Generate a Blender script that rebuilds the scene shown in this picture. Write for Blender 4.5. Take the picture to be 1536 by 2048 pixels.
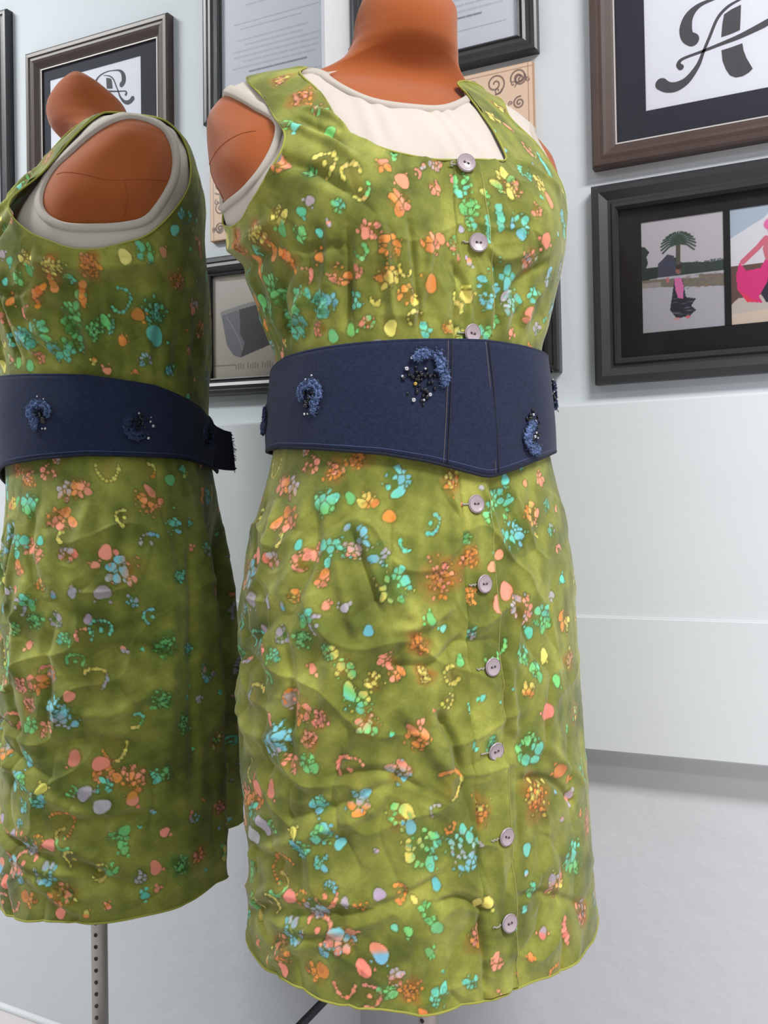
import bpy, bmesh, math, random
import numpy as np
from mathutils import Matrix, Vector

scene = bpy.context.scene
for o in list(bpy.data.objects):
    bpy.data.objects.remove(o, do_unlink=True)
COL = scene.collection
EYE = 0.98                                   # eye level above the floor

# ------------------------------------------------------------------ camera
cam_data = bpy.data.cameras.new('camera')
cam_data.sensor_fit = 'VERTICAL'; cam_data.sensor_height = 36.0
cam_data.lens = 1828.9 * 36.0 / 2048.0
cam_data.clip_start = 0.02
cam = bpy.data.objects.new('camera', cam_data); COL.objects.link(cam)
cam.matrix_world = Matrix(((0.906431, 0.016019, 0.422049, 0.83998),
                           (0.421529, 0.028091, -0.90638, -1.22153),
                           (-0.026375, 0.999477, 0.01871, EYE), (0, 0, 0, 1)))
scene.camera = cam

# ------------------------------------------------------------------ world, lights, exposure
world = bpy.data.worlds.new('world'); scene.world = world; world.use_nodes = True
bg = world.node_tree.nodes['Background']
bg.inputs[0].default_value = (0.90, 0.95, 1.0, 1); bg.inputs[1].default_value = 0.15
def area(name, loc, target, sx, sy, power, color=(1, .985, .97)):
    L = bpy.data.lights.new(name, 'AREA'); L.shape = 'RECTANGLE'; L.size = sx; L.size_y = sy
    L.energy = power; L.color = color
    o = bpy.data.objects.new(name, L); COL.objects.link(o); o.location = loc
    return o
area('ceiling_fluorescent_light', (2.0, -1.2, 2.72), (1.5, -0.9, 0), 1.25, .30, 92)
area('ceiling_fluorescent_light', (2.6, -2.4, 2.72), (2.4, -2.2, 0), 1.25, .30, 26)
scene.view_settings.view_transform = 'Standard'
scene.view_settings.look = 'None'
scene.view_settings.exposure = 0.0
scene.view_settings.gamma = 1.0
scene.view_settings.use_curve_mapping = False

# ------------------------------------------------------------------ helpers
def lin(c):
    out = []
    for v in c[:3]:
        v = v / 255.0
        out.append(v / 12.92 if v <= .04045 else ((v + .055) / 1.055) ** 2.4)
    return tuple(out) + (1.0,)
def nplin(a):
    a = np.asarray(a, float) / 255.0
    return np.where(a <= .04045, a / 12.92, ((a + .055) / 1.055) ** 2.4)
MATS = {}
def mat(name, rgb, rough=.6, metal=0., noise=0., nscale=8., bump=0., bscale=60., sheen=0., spec=.5, attr=None, coat=0., stretch=None):
    """procedural principled material: base colour with faint noise variation and noise bump"""
    if name in MATS: return MATS[name]
    m = bpy.data.materials.new(name); m.use_nodes = True; nt = m.node_tree; N = nt.nodes; Lk = nt.links
    b = N['Principled BSDF']
    b.inputs['Roughness'].default_value = rough; b.inputs['Metallic'].default_value = metal
    b.inputs['Specular IOR Level'].default_value = spec
    b.inputs['Sheen Weight'].default_value = sheen; b.inputs['Coat Weight'].default_value = coat
    tc = N.new('ShaderNodeTexCoord'); src = tc.outputs['Object']
    if stretch:
        mp = N.new('ShaderNodeMapping'); mp.inputs['Scale'].default_value = stretch
        Lk.new(src, mp.inputs['Vector']); src = mp.outputs['Vector']
    if attr:
        a = N.new('ShaderNodeAttribute'); a.attribute_name = attr; colsock = a.outputs['Color']
    else:
        r = N.new('ShaderNodeRGB'); r.outputs[0].default_value = lin(rgb); colsock = r.outputs[0]
    if noise:
        n = N.new('ShaderNodeTexNoise'); n.inputs['Scale'].default_value = nscale; n.inputs['Detail'].default_value = 5
        Lk.new(src, n.inputs['Vector'])
        mr = N.new('ShaderNodeMapRange'); mr.inputs['To Min'].default_value = 1 - noise; mr.inputs['To Max'].default_value = 1 + noise
        mr.inputs['From Min'].default_value = .25; mr.inputs['From Max'].default_value = .75
        Lk.new(n.outputs['Fac'], mr.inputs['Value'])
        mx = N.new('ShaderNodeVectorMath'); mx.operation = 'SCALE'
        Lk.new(colsock, mx.inputs[0]); Lk.new(mr.outputs['Result'], mx.inputs['Scale']); colsock = mx.outputs[0]
    Lk.new(colsock, b.inputs['Base Color'])
    if bump:
        n = N.new('ShaderNodeTexNoise'); n.inputs['Scale'].default_value = bscale; n.inputs['Detail'].default_value = 4
        Lk.new(src, n.inputs['Vector'])
        bp = N.new('ShaderNodeBump'); bp.inputs['Strength'].default_value = bump; bp.inputs['Distance'].default_value = .002
        Lk.new(n.outputs['Fac'], bp.inputs['Height']); Lk.new(bp.outputs['Normal'], b.inputs['Normal'])
    MATS[name] = m; return m
def link(name, me, material=None, parent=None, smooth=False):
    o = bpy.data.objects.new(name, me); COL.objects.link(o)
    if material: me.materials.append(material)
    if parent: o.parent = parent
    if smooth: me.polygons.foreach_set('use_smooth', np.ones(len(me.polygons), bool))
    return o
def mesh_np(name, verts, faces, material=None, parent=None, smooth=True, colors=None):
    me = bpy.data.meshes.new(name)
    verts = np.ascontiguousarray(verts, np.float32); faces = np.ascontiguousarray(faces, np.int32)
    k = faces.shape[1]
    me.vertices.add(len(verts)); me.vertices.foreach_set('co', verts.ravel())
    me.loops.add(faces.size); me.loops.foreach_set('vertex_index', faces.ravel())
    me.polygons.add(len(faces)); me.polygons.foreach_set('loop_start', np.arange(0, faces.size, k, dtype=np.int32))
    me.update(calc_edges=True); me.validate()
    if colors is not None:
        ca = me.color_attributes.new('Col', 'FLOAT_COLOR', 'POINT')
        c4 = np.ones((len(verts), 4), np.float32); c4[:, :3] = colors; ca.data.foreach_set('color', c4.ravel())
    return link(name, me, material, parent, smooth)
def mesh_py(name, verts, faces, material=None, parent=None, smooth=False):
    me = bpy.data.meshes.new(name); me.from_pydata([tuple(map(float, v)) for v in verts], [], [tuple(map(int, f)) for f in faces]); me.update()
    return link(name, me, material, parent, smooth)
class MB:
    def __init__(s): s.v = []; s.f = []
    def add(s, v, f):
        b = len(s.v); s.v += [tuple(x) for x in v]; s.f += [tuple(b + i for i in q) for q in f]
    def box(s, x0, x1, y0, y1, z0, z1):
        s.add([(x0,y0,z0),(x1,y0,z0),(x1,y1,z0),(x0,y1,z0),(x0,y0,z1),(x1,y0,z1),(x1,y1,z1),(x0,y1,z1)],
              [(0,3,2,1),(4,5,6,7),(0,1,5,4),(1,2,6,5),(2,3,7,6),(3,0,4,7)])
    def lathe(s, prof, n=24, cx=0, cy=0):
        b = len(s.v)
        for r, z in prof:
            for i in range(n):
                a = 2*math.pi*i/n; s.v.append((cx + r*math.cos(a), cy + r*math.sin(a), z))
        for j in range(len(prof)-1):
            for i in range(n):
                s.f.append((b+j*n+i, b+j*n+(i+1)%n, b+(j+1)*n+(i+1)%n, b+(j+1)*n+i))
        s.f.append(tuple(b+i for i in range(n))[::-1]); s.f.append(tuple(b+(len(prof)-1)*n+i for i in range(n)))
    def tube(s, pts, r, n=8, closed=False, rfun=None):
        pts = [Vector(p) for p in pts]; m = len(pts); b = len(s.v); prev = None
        for i, p in enumerate(pts):
            t = (pts[(i+1) % m] - pts[i-1]) if closed else (pts[min(i+1, m-1)] - pts[max(i-1, 0)])
            if t.length < 1e-9: t = Vector((0, 0, 1))
            t.normalize()
            u = (prev - t * prev.dot(t)) if prev else t.orthogonal()
            if u.length < 1e-6: u = t.orthogonal()
            u.normalize(); prev = u; w = t.cross(u)
            rr = rfun(i / max(1, m-1)) if rfun else r
            for k in range(n):
                a = 2*math.pi*k/n; s.v.append(tuple(p + (u*math.cos(a) + w*math.sin(a))*rr))
        for i in range(m if closed else m-1):
            for k in range(n):
                j = (i+1) % m
                s.f.append((b+i*n+k, b+i*n+(k+1)%n, b+j*n+(k+1)%n, b+j*n+k))
        if not closed:
            s.f.append(tuple(b+k for k in range(n))[::-1]); s.f.append(tuple(b+(m-1)*n+k for k in range(n)))
    def build(s, name, material=None, parent=None, smooth=False): return mesh_py(name, s.v, s.f, material, parent, smooth)
def empty(name, loc=(0, 0, 0), rz=0.):
    o = bpy.data.objects.new(name, None); COL.objects.link(o); o.location = loc; o.rotation_euler = (0, 0, rz); o.empty_display_size = .05
    return o
def tag(o, label=None, cat=None, group=None, kind=None):
    if label: o['label'] = label
    if cat: o['category'] = cat
    if group: o['group'] = group
    if kind: o['kind'] = kind
    return o
# flat prints: a small raster drawn with numpy, carried by a fine plane as colour
class Canvas:
    def __init__(s, w, h, n, bgc):          # metres, pixels per metre
        s.W = max(2, int(w*n)); s.H = max(2, int(h*n)); s.w = w; s.h = h
        s.X, s.Y = np.meshgrid((np.arange(s.W+1))/s.W*w, (np.arange(s.H+1))/s.H*h)   # y up
        s.c = np.ones((s.H+1, s.W+1, 3)) * np.array(bgc, float); s.px = w/s.W
    def put(s, m, col): s.c = s.c*(1-m[..., None]) + np.array(col, float)*m[..., None]
    def poly(s, pts, col, a=1.):
        ins = np.zeros(s.X.shape, bool); n = len(pts)
        for i in range(n):
            (x1, y1), (x2, y2) = pts[i], pts[(i+1) % n]
            if y1 == y2: continue
            cnd = ((y1 > s.Y) != (y2 > s.Y)) & (s.X < (x2-x1)*(s.Y-y1)/(y2-y1) + x1); ins ^= cnd
        s.put(ins*a, col)
    def ell(s, x, y, rx, ry, col, a=1., soft=.15):
        d = np.hypot((s.X-x)/rx, (s.Y-y)/ry); s.put(np.clip((1-d)/soft, 0, 1)*a, col)
    def line(s, pts, wd, col, a=1.):
        D = np.full(s.X.shape, 9.)
        for (x1, y1), (x2, y2) in zip(pts[:-1], pts[1:]):
            dx, dy = x2-x1, y2-y1; L = dx*dx+dy*dy+1e-12
            t = np.clip(((s.X-x1)*dx + (s.Y-y1)*dy)/L, 0, 1); D = np.minimum(D, np.hypot(s.X-x1-t*dx, s.Y-y1-t*dy))
        s.put(np.clip((wd/2 - D)/s.px + .5, 0, 1)*a, col)
    def build(s, name, x0, y, z0, material, parent):
        v = np.stack([x0 + s.X, np.full(s.X.shape, y), z0 + s.Y], -1).reshape(-1, 3); W = s.W+1
        i = (np.arange(s.H)[:, None]*W + np.arange(s.W)[None]).ravel()
        return mesh_np(name, v, np.stack([i, i+1, i+1+W, i+W], 1), material, parent, False, nplin(s.c.reshape(-1, 3)))

M_PRINT = mat('printed_paper', None, .55, attr='Col')
M_PAINT = mat('painted_wall', (203, 209, 214), .75, noise=.02, nscale=3, bump=.12, bscale=90)
M_PLASTER = mat('rough_plaster', (206, 209, 214), .85, noise=.02, nscale=6, bump=.55, bscale=34)
M_BOARD = mat('white_board', (217, 222, 226), .55, noise=.015, nscale=4, bump=.05, bscale=200, stretch=(.2, 1, 3))
M_FLOOR = mat('pale_floor', (212, 205, 206), .5, noise=.04, nscale=5, bump=.05, bscale=20)
M_WHITE = mat('white_gloss', (232, 236, 238), .35)
M_BLACKF = mat('black_lacquer', (46, 46, 49), .36, noise=.1, nscale=20, bump=.05, bscale=120)
M_BROWNF = mat('brown_wood_frame', (70, 55, 50), .40, noise=.16, nscale=14, bump=.06, bscale=60, stretch=(1, 1, 1))
M_MATB = mat('navy_black_mat', (42, 44, 56), .8, noise=.05, nscale=60)
M_MATK = mat('black_mat', (30, 30, 32), .85, noise=.05, nscale=60)
M_INK = mat('dark_grey_ink', (72, 72, 78), .7)
M_PAPER = mat('white_paper', (226, 229, 240), .7, noise=.01, nscale=10)
def glass_pane():
    m = bpy.data.materials.new('picture_glass'); m.use_nodes = True; nt = m.node_tree; nt.nodes.clear()
    out = nt.nodes.new('ShaderNodeOutputMaterial'); mx = nt.nodes.new('ShaderNodeMixShader')
    tr = nt.nodes.new('ShaderNodeBsdfTransparent'); gl = nt.nodes.new('ShaderNodeBsdfGlossy'); gl.inputs['Roughness'].default_value = .04
    fr = nt.nodes.new('ShaderNodeFresnel'); fr.inputs[0].default_value = 1.18
    nt.links.new(fr.outputs[0], mx.inputs[0]); nt.links.new(tr.outputs[0], mx.inputs[1]); nt.links.new(gl.outputs[0], mx.inputs[2]); nt.links.new(mx.outputs[0], out.inputs[0])
    return m
M_GLASS = glass_pane()

# ------------------------------------------------------------------ the room
def sbox(name, m, *a, parent=None):
    b = MB(); b.box(*a); o = b.build(name, m, parent)
    if parent is None: tag(o, kind='structure')
    return o
sbox('floor', M_FLOOR, -.1, 3.6, -3.6, .12, -.1, 0)
sbox('wall_back', M_PLASTER, -.1, 3.6, 0, .12, 0, 2.8)
sbox('ceiling', M_PAINT, -.1, 3.6, -3.6, .12, 2.8, 2.9)
# left wall leans a hair, as in the photograph
b = MB()
def wx(y, z): return .2255 + .020*(z-EYE) + .0162*y
vv = []
for y in (-3.6, .0):
    for z in (0, 2.8): vv += [(wx(y, z), y, z), (wx(y, z)-.15, y, z)]
b.add(vv, [(0, 2, 6, 4), (1, 5, 7, 3), (0, 4, 5, 1), (2, 3, 7, 6), (0, 1, 3, 2), (4, 6, 7, 5)])
tag(b.build('wall_left', mat('left_plaster', (228, 229, 232), .8, noise=.02, nscale=6, bump=.5, bscale=40)), kind='structure')
# smooth painted upper wall sheet stands a touch proud of nothing: thin paint layer over the plaster
upper = sbox('wall_upper', M_PAINT, .21, 3.6, -.0012, 0, .98+.105, 2.8)
upper['label'] = 'smooth pale blue grey upper wall behind the frames'
trim = tag(empty('trim_1', (0, 0, 0)), 'two-board white panel along the lower wall', kind='structure')
PD = -.030
for z0, z1, PD in ((-.1680+EYE, .1115+EYE, -.030), (-.3410+EYE, -.1645+EYE, -.0335)):
    bm = bmesh.new(); bmesh.ops.create_cube(bm, size=1)
    for v in bm.verts: v.co = Vector(((.215+3.6)/2 + v.co.x*3.385, PD/2 + v.co.y*abs(PD), (z0+z1)/2 + v.co.z*(z1-z0)))
    bmesh.ops.bevel(bm, geom=bm.edges[:], offset=.0022, segments=2, affect='EDGES')
    me = bpy.data.meshes.new('board'); bm.to_mesh(me); bm.free(); link('board', me, M_BOARD, trim)
b = MB(); b.tube([(.2, -.003, .004), (3.6, -.003, .004)], .007, 8)
tag(b.build('baseboard_back', M_WHITE, None, True), kind='structure')

# ------------------------------------------------------------------ mirror
mir = tag(empty('wall_mirror', (.235, -.45, EYE-.69)), 'tall frameless mirror on the left wall, showing the dress from the side', 'mirror')
MA, MT, MO = -0.01619861, -0.01402318, 0.23960973
mn = Vector((math.cos(MA)*math.cos(MT), math.sin(MA)*math.cos(MT), math.sin(MT)))
def mx_(y, z, off=0.): return (MO + off - mn.y*y - mn.z*(z-EYE)) / mn.x
def mslab(name, y0, y1, z0, z1, o0, o1, m):
    v = []
    for y in (y0, y1):
        for z in (z0, z1):
            for o_ in (o0, o1): v.append((mx_(y, z, o_) - mir.location.x, y - mir.location.y, z - mir.location.z))
    return mesh_py(name, v, [(0, 4, 6, 2), (1, 3, 7, 5), (0, 1, 5, 4), (2, 6, 7, 3), (0, 2, 3, 1), (4, 5, 7, 6)], m, mir)
mm = bpy.data.materials.new('mirror_silver'); mm.use_nodes = True; pb = mm.node_tree.nodes['Principled BSDF']
pb.inputs['Metallic'].default_value = 1; pb.inputs['Roughness'].default_value = .0; pb.inputs['Base Color'].default_value = (.80, .83, .83, 1)
MZ0, MZ1, MY0, MY1 = EYE-.688, EYE+1.02, -.86, -.1075
mslab('glass', MY0, MY1-.006, MZ0+.004, MZ1, -.004, 0, mm)
mslab('bevel', MY1-.006, MY1-.0012, MZ0+.004, MZ1, -.004, -.0003, mat('bevel_glass', (196, 208, 214), .12, metal=.7))
mslab('edge_trim', MY1, MY1+.0095, MZ0, MZ1, -.006, -.0008, mat('grey_edge_trim', (196, 199, 205), .5))
mslab('backing', MY0, MY1, MZ0, MZ1, -.008, -.0042, mat('mirror_backing', (52, 54, 60), .7))
mslab('bottom_rail', MY0, MY1, MZ0-.006, MZ0+.004, -.0075, .003, mat('dark_rail', (36, 38, 46), .5))

# ------------------------------------------------------------------ pictures on the wall
def moulding(root, x0, x1, z0, z1, prof, m, bevel=True):
    """mitred frame: profile (inward distance, stand-off from the wall) swept round the rectangle; one rail per side"""
    names = ('rail', 'rail', 'stile', 'stile')
    cs = [(x0, z0, 1, 1), (x1, z0, -1, 1), (x1, z1, -1, -1), (x0, z1, 1, -1)]
    for k in range(4):
        v = []
        for c in (cs[k], cs[(k+1) % 4]):
            for d, h in prof: v.append((c[0] + c[2]*d - root.location.x, -h - root.location.y, c[1] + c[3]*d - root.location.z))
        n = len(prof)
        f = [(i, i+1, n+i+1, n+i) for i in range(n-1)] + [(n-1, 0, n, 2*n-1)] + [tuple(range(n))[::-1], tuple(range(n, 2*n))]
        o = mesh_py('frame_side', v, f, m, root)
def slab(name, root, x0, x1, y0, y1, z0, z1, m):
    b = MB(); L = root.location; b.box(x0-L.x, x1-L.x, y0-L.y, y1-L.y, z0-L.z, z1-L.z); return b.build(name, m, root)
def ring_slab(name, root, o, i, y0, y1, m):
    """flat mat board with a window: o, i = (x0,x1,z0,z1)"""
    L = root.location; v = []
    for y in (y0, y1):
        for (a, b_, c, d) in (o, i): v += [(a-L.x, y-L.y, c-L.z), (b_-L.x, y-L.y, c-L.z), (b_-L.x, y-L.y, d-L.z), (a-L.x, y-L.y, d-L.z)]
    f = []
    for k in range(4):
        j = (k+1) % 4
        f += [(k, j, 4+j, 4+k), (8+k, 12+k, 12+j, 8+j), (4+k, 4+j, 12+j, 12+k), (k, 8+k, 8+j, j)]
    return mesh_py(name, v, f, m, root)
E_ = EYE
BLACK_PROF = [(0, .001), (0, .0150), (.003, .0168), (.008, .0172), (.0095, .0150), (.015, .0160), (.020, .0140), (.024, .0090), (.026, .0105), (.028, .0100), (.0285, .006), (.0285, .001)]
WIDE_PROF = [(0, .001), (0, .0150), (.004, .0180), (.010, .0180), (.020, .0120), (.024, .0120), (.026, .0145), (.030, .0145), (.033, .0090), (.033, .001)]
BROWN_PROF = [(0, .001), (0, .0156), (.003, .0178), (.0085, .0180), (.0105, .0155), (.0150, .0162), (.0190, .0150), (.0260, .0085), (.0310, .0070), (.0310, .001)]
def cr(pts, n=10):
    """Catmull-Rom resample of a list of tuples"""
    P = np.array(pts, float); out = []
    for i in range(len(P)-1):
        p0, p1, p2, p3 = P[max(i-1, 0)], P[i], P[i+1], P[min(i+2, len(P)-1)]
        for t in np.linspace(0, 1, n, endpoint=False):
            out.append(.5*((2*p1) + (-p0+p2)*t + (2*p0-5*p1+4*p2-p3)*t*t + (-p0+3*p1-3*p2+p3)*t**3))
    out.append(P[-1]); return np.array(out)
def picture(name, x0, x1, z0, z1, label, prof, m):
    r = empty(name, ((x0+x1)/2, -.0012, z0+E_)); tag(r, label, 'picture frame', 'framed pictures on the back wall')
    moulding(r, x0, x1, z0+E_, z1+E_, prof, m)
    slab('backboard', r, x0+.004, x1-.004, -.0022, -.0014, z0+E_+.004, z1+E_-.004, mat('backboard', (120, 110, 98), .9))
    return r
def pane(r, x0, x1, z0, z1, y=-.0052):
    return slab('glass', r, x0, x1, y-.0006, y, z0+E_, z1+E_, M_GLASS)
def place(cv, name, r, x0, y, z0):
    o = cv.build(name, x0 - r.location.x, y - r.location.y, z0 + E_ - r.location.z, M_PRINT, r); return o
# --- monogram frame
fa = picture('monogram_frame', .5906, .9122, .4167, .7805, 'brown wooden frame holding a black script letter A on white', BROWN_PROF, M_BROWNF)
ring_slab('lip_glint', fa, (.6195, .8833, .4457+E_, .7515+E_), (.6212, .8816, .4474+E_, .7498+E_), -.0080, -.0030, mat('painted_lip_glint', (190, 186, 184), .4))  # thin pale ring: painted highlight along the moulding's inner lip, no separate part
ring_slab('mat_board', fa, (.616, .887, .442+E_, .755+E_), (.658, .8661, .4825+E_, .7309+E_), -.0042, -.0030, M_MATB)
slab('paper', fa, .650, .874, -.0030, -.0023, .475+E_, .739+E_, M_PAPER)
def stroke(b, pts, ws, L, y):
    P = cr([tuple(p)+(w,) for p, w in zip(pts, ws)], 9); T = np.gradient(P[:, :2], axis=0); T /= np.linalg.norm(T, axis=1)[:, None]+1e-9
    Nn = np.stack([-T[:, 1], T[:, 0]], 1); v = []
    for sgn in (1, -1):
        q = P[:, :2] + Nn*P[:, 2:]*sgn/2
        v += [(a-L.x, y-L.y, c+E_-L.z) for a, c in q]
    n = len(P); b.add(v, [(i, n+i, n+i+1, i+1) for i in range(n-1)])
    for e in (0, -1):
        r_ = P[e, 2]/2; q = [(P[e, 0]+r_*math.cos(t)-L.x, y-.00002-L.y, P[e, 1]+r_*math.sin(t)+E_-L.z) for t in np.linspace(0, 2*math.pi, 18, endpoint=False)]
        if r_ > .0012: b.add(q, [tuple(range(18))])
def letter(L, sc, ox, oz, y):
    b = MB(); o = (.6728, .5162)
    T = lambda pts: [((x-o[0])*sc+ox, (z-o[1])*sc+oz) for x, z in pts]
    W = lambda ws: [w*sc for w in ws]
    stroke(b, T([(.817,.566),(.815,.583),(.803,.597),(.7856,.6039),(.765,.606),(.747,.6045),(.7255,.6005),(.7130,.5905),(.7085,.5770),(.7100,.5655),(.7160,.5600)]),
           W([.009,.0075,.005,.0036,.003,.003,.0055,.0110,.0150,.0155,.0165]), L, y)
    stroke(b, T([(.7850,.5985),(.7745,.5962),(.7585,.5906),(.7461,.5792),(.7366,.5590),(.7286,.5415),(.7221,.5268),(.7093,.5117),(.6960,.5060),(.6850,.5075),(.6775,.5130)]),
           W([.0012,.0022,.0036,.0038,.0038,.0040,.0056,.0088,.0120,.0135,.0150]), L, y)
    stroke(b, T([(.7015,.5290),(.6990,.5330),(.7040,.5388),(.7286,.5431),(.7501,.5471),(.7683,.5505),(.7833,.5545),(.8034,.5610),(.822,.571)]),
           W([.0075,.0058,.0036,.0036,.0044,.0058,.0070,.0080,.0030]), L, y)
    def fill(pts):
        q = [(a-L.x, y-L.y, c+E_-L.z) for a, c in T(pts)]; b.add(q, [tuple(range(len(q)))])
    fill([(.7538,.5822),(.7620,.5862),(.7735,.5893),(.7728,.5740),(.7718,.5588),(.7600,.5562),(.7500,.5551),(.7515,.5700)][::-1])
    fill([(.7500,.5391),(.7610,.5402),(.7742,.5423),(.7755,.5330),(.7785,.5235),(.7855,.5089),(.7810,.5050),(.7740,.5022),(.7659,.5022),(.7590,.5065),(.7545,.5150),(.7510,.5260)][::-1])
    return b
letter(fa.location, 1.0, .6728, .5162, -.00325).build('script_letter', M_INK, fa)
letter(fa.location, .60, .6745, .6655, -.00325).build('script_letter', M_INK, fa)
pane(fa, .6212, .8816, .4474, .7498)
# --- two-photo frame
fp = picture('photo_frame', .588, .916, .1365, .3941, 'wide black frame with two photos of a dancer in pink', WIDE_PROF, M_BLACKF)
ring_slab('mat_board', fp, (.616, .888, .165+E_, .366+E_), (.6486, .8556, .1995+E_, .3418+E_), -.0042, -.0030, M_MATK)
slab('mat_divider', fp, .7482, .7560, -.0042, -.0030, .1990+E_, .3423+E_, M_MATK)
W_, H_ = .0996, .1423
cv = Canvas(W_+.004, H_+.004, 1300, (196, 192, 200))
def rr(a, b): return (a*W_, b*H_)
cv.poly([rr(0,.62), rr(1.1,.5), rr(1.1,0), rr(0,0)], (188, 186, 196))
cv.poly([rr(-.1,.5), rr(.5,.475), rr(1.1,.43), rr(1.1,.36), rr(.5,.395), rr(-.1,.44)], (124, 118, 104))
cv.poly([rr(-.1,.465), rr(.25,.46), rr(.25,.415), rr(-.1,.42)], (160, 152, 148))
cv.poly([rr(.25,.6), rr(.33,.665), rr(.45,.66), rr(.52,.61), rr(.7,.60), rr(.85,.585), rr(1.1,.6), rr(1.1,.5), rr(.2,.5)], (52, 66, 60))
cv.poly([rr(-.1,.82), rr(.06,.79), rr(.12,.74), rr(.08,.7), rr(.10,.64), rr(.07,.6), rr(.22,.6), rr(.24,.5), rr(-.1,.48)], (42, 54, 46))
cv.poly([rr(.22,.62), rr(.34,.7), rr(.42,.68), rr(.45,.5), rr(.22,.5)], (70, 72, 92))
cv.line([rr(.475,.78), rr(.47,.6)], .0055, (86, 84, 76))
for k in range(17):
    a = math.radians(-25 + 230*k/16)
    cv.line([rr(.475,.785), (W_*.475 + .012*math.cos(a), H_*.80 + .012*math.sin(a)), (W_*.475 + .021*math.cos(a), H_*.785 + .017*math.sin(a) - .003)], .0022, (58, 76, 66))
cv.poly([rr(.72,.49), rr(1.1,.47), rr(1.1,.4), rr(.72,.43)], (128, 118, 108))
cv.poly([rr(.42,.46), rr(.36,.2), rr(.44,.12), rr(.6,.13), rr(.68,.18), rr(.62,.22), rr(.68,.28), rr(.56,.3), rr(.52,.46)], (38, 40, 54))
cv.poly([rr(.42,.48), rr(.5,.48), rr(.535,.4), rr(.52,.29), rr(.46,.3), rr(.43,.38)], (222, 120, 176))
cv.ell(W_*.475, H_*.545, .0040, .0052, (150, 104, 96)); cv.ell(W_*.48, H_*.575, .0045, .0035, (60, 44, 44))
cv.ell(W_*.34, H_*.47, .002, .004, (205, 120, 120)); cv.ell(W_*.45, H_*.115, .004, .0018, (226, 150, 150)); cv.ell(W_*.58, H_*.125, .003, .002, (226, 110, 120))
rg = np.random.RandomState(3)
for _ in range(90):
    x, y = rg.uniform(-.02, .14), rg.uniform(.5, .8)
    if x < .05 + .1*(.8-y): cv.ell(W_*x, H_*y, .0022, .0018, (36+rg.randint(20), 48+rg.randint(22), 42+rg.randint(14)), .8, .5)
for _ in range(120): cv.ell(W_*rg.uniform(.5, 1.02), H_*rg.uniform(.52, .605), .0018, .0014, (44+rg.randint(26), 58+rg.randint(26), 56+rg.randint(20)), .7, .5)
for _ in range(120): cv.ell(W_*rg.uniform(0, 1.02), H_*rg.uniform(.02, .36), .006, .0012, (180+rg.randint(20), 178+rg.randint(20), 188+rg.randint(20)), .35, .8)
for _ in range(50): cv.ell(W_*rg.uniform(.55, 1.02), H_*rg.uniform(.37, .49), .0025, .0014, (110+rg.randint(50), 100+rg.randint(50), 90+rg.randint(50)), .6, .6)
place(cv, 'photo', fp, .6466, -.0029, .1975)
cv = Canvas(W_+.004, H_+.004, 1300, (176, 190, 208))
cv.poly([rr(-.1,.72), rr(.2,.83), rr(.4,.9), rr(.7,1.1), rr(1.2,1.1), rr(1.2,.3), rr(-.1,.45)], (222, 222, 230))
cv.poly([rr(-.1,.52), rr(1.2,.52), rr(1.2,.14), rr(-.1,.14)], (104, 78, 70))
cv.poly([rr(.1,.24), rr(1.2,.28), rr(1.2,.05), rr(-.1,.02), rr(-.1,.12)], (206, 196, 190))
cv.poly([rr(-.1,.1), rr(1.2,.16), rr(1.2,-.1), rr(-.1,-.1)], (224, 206, 190))
cv.poly([rr(.42,.56), rr(.62,.58), rr(.74,.2), rr(.42,.18), rr(.36,.26)], (40, 44, 62))
cv.poly([rr(.12,.55), rr(.2,.47), rr(.36,.48), rr(.46,.6), rr(.44,.36), rr(.34,.24), rr(.38,.18), rr(.2,.2), rr(.09,.32), rr(.08,.44)], (226, 54, 132))
cv.poly([rr(.12,.3), rr(.26,.22), rr(.37,.19), rr(.2,.2)], (238, 60, 96))
cv.poly([rr(.42,.74), rr(.56,.76), rr(.62,.56), rr(.42,.54), rr(.39,.64)], (206, 118, 130))
cv.line([rr(.43,.73), rr(.34,.66), rr(.16,.55)], .0065, (214, 108, 132)); cv.line([rr(.55,.74), rr(.7,.66), rr(.9,.6)], .006, (214, 108, 132))
cv.ell(W_*.5, H_*.80, .0055, .008, (196, 134, 122)); cv.ell(W_*.5, H_*.845, .010, .0085, (232, 110, 172))
cv.poly([rr(.62,.56), rr(.9,.6), rr(.98,.4), rr(.8,.22), rr(.64,.3)], (228, 66, 140))
place(cv, 'photo', fp, .7540, -.0029, .1975)
pane(fp, .621, .883, .1695, .361)
# --- certificate
fc = picture('certificate_frame', .2500, .5208, .5875, .9500, 'black frame around a white certificate, high in the corner', BLACK_PROF, M_BLACKF)
cv = Canvas(.2200, .3100, 700, (214, 217, 228))
rng = random.Random(4)
zz = .030
while zz < .29:
    x = .02 + rng.random()*.05; e = .205 - rng.random()*.05
    heavy = rng.random() < .22
    if rng.random() < .75:
        while x < e:
            l = .006 + rng.random()*.016
            cv.line([(x, zz), (min(x+l, e), zz)], .0022 if heavy else .0013, (120, 122, 140) if heavy else (168, 170, 184)); x += l + .0025
    zz += .0085 if rng.random() < .7 else .018
place(cv, 'certificate', fc, .2750, -.0030, .6130)
pane(fc, .2788, .4920, .6163, .9212)
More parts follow.
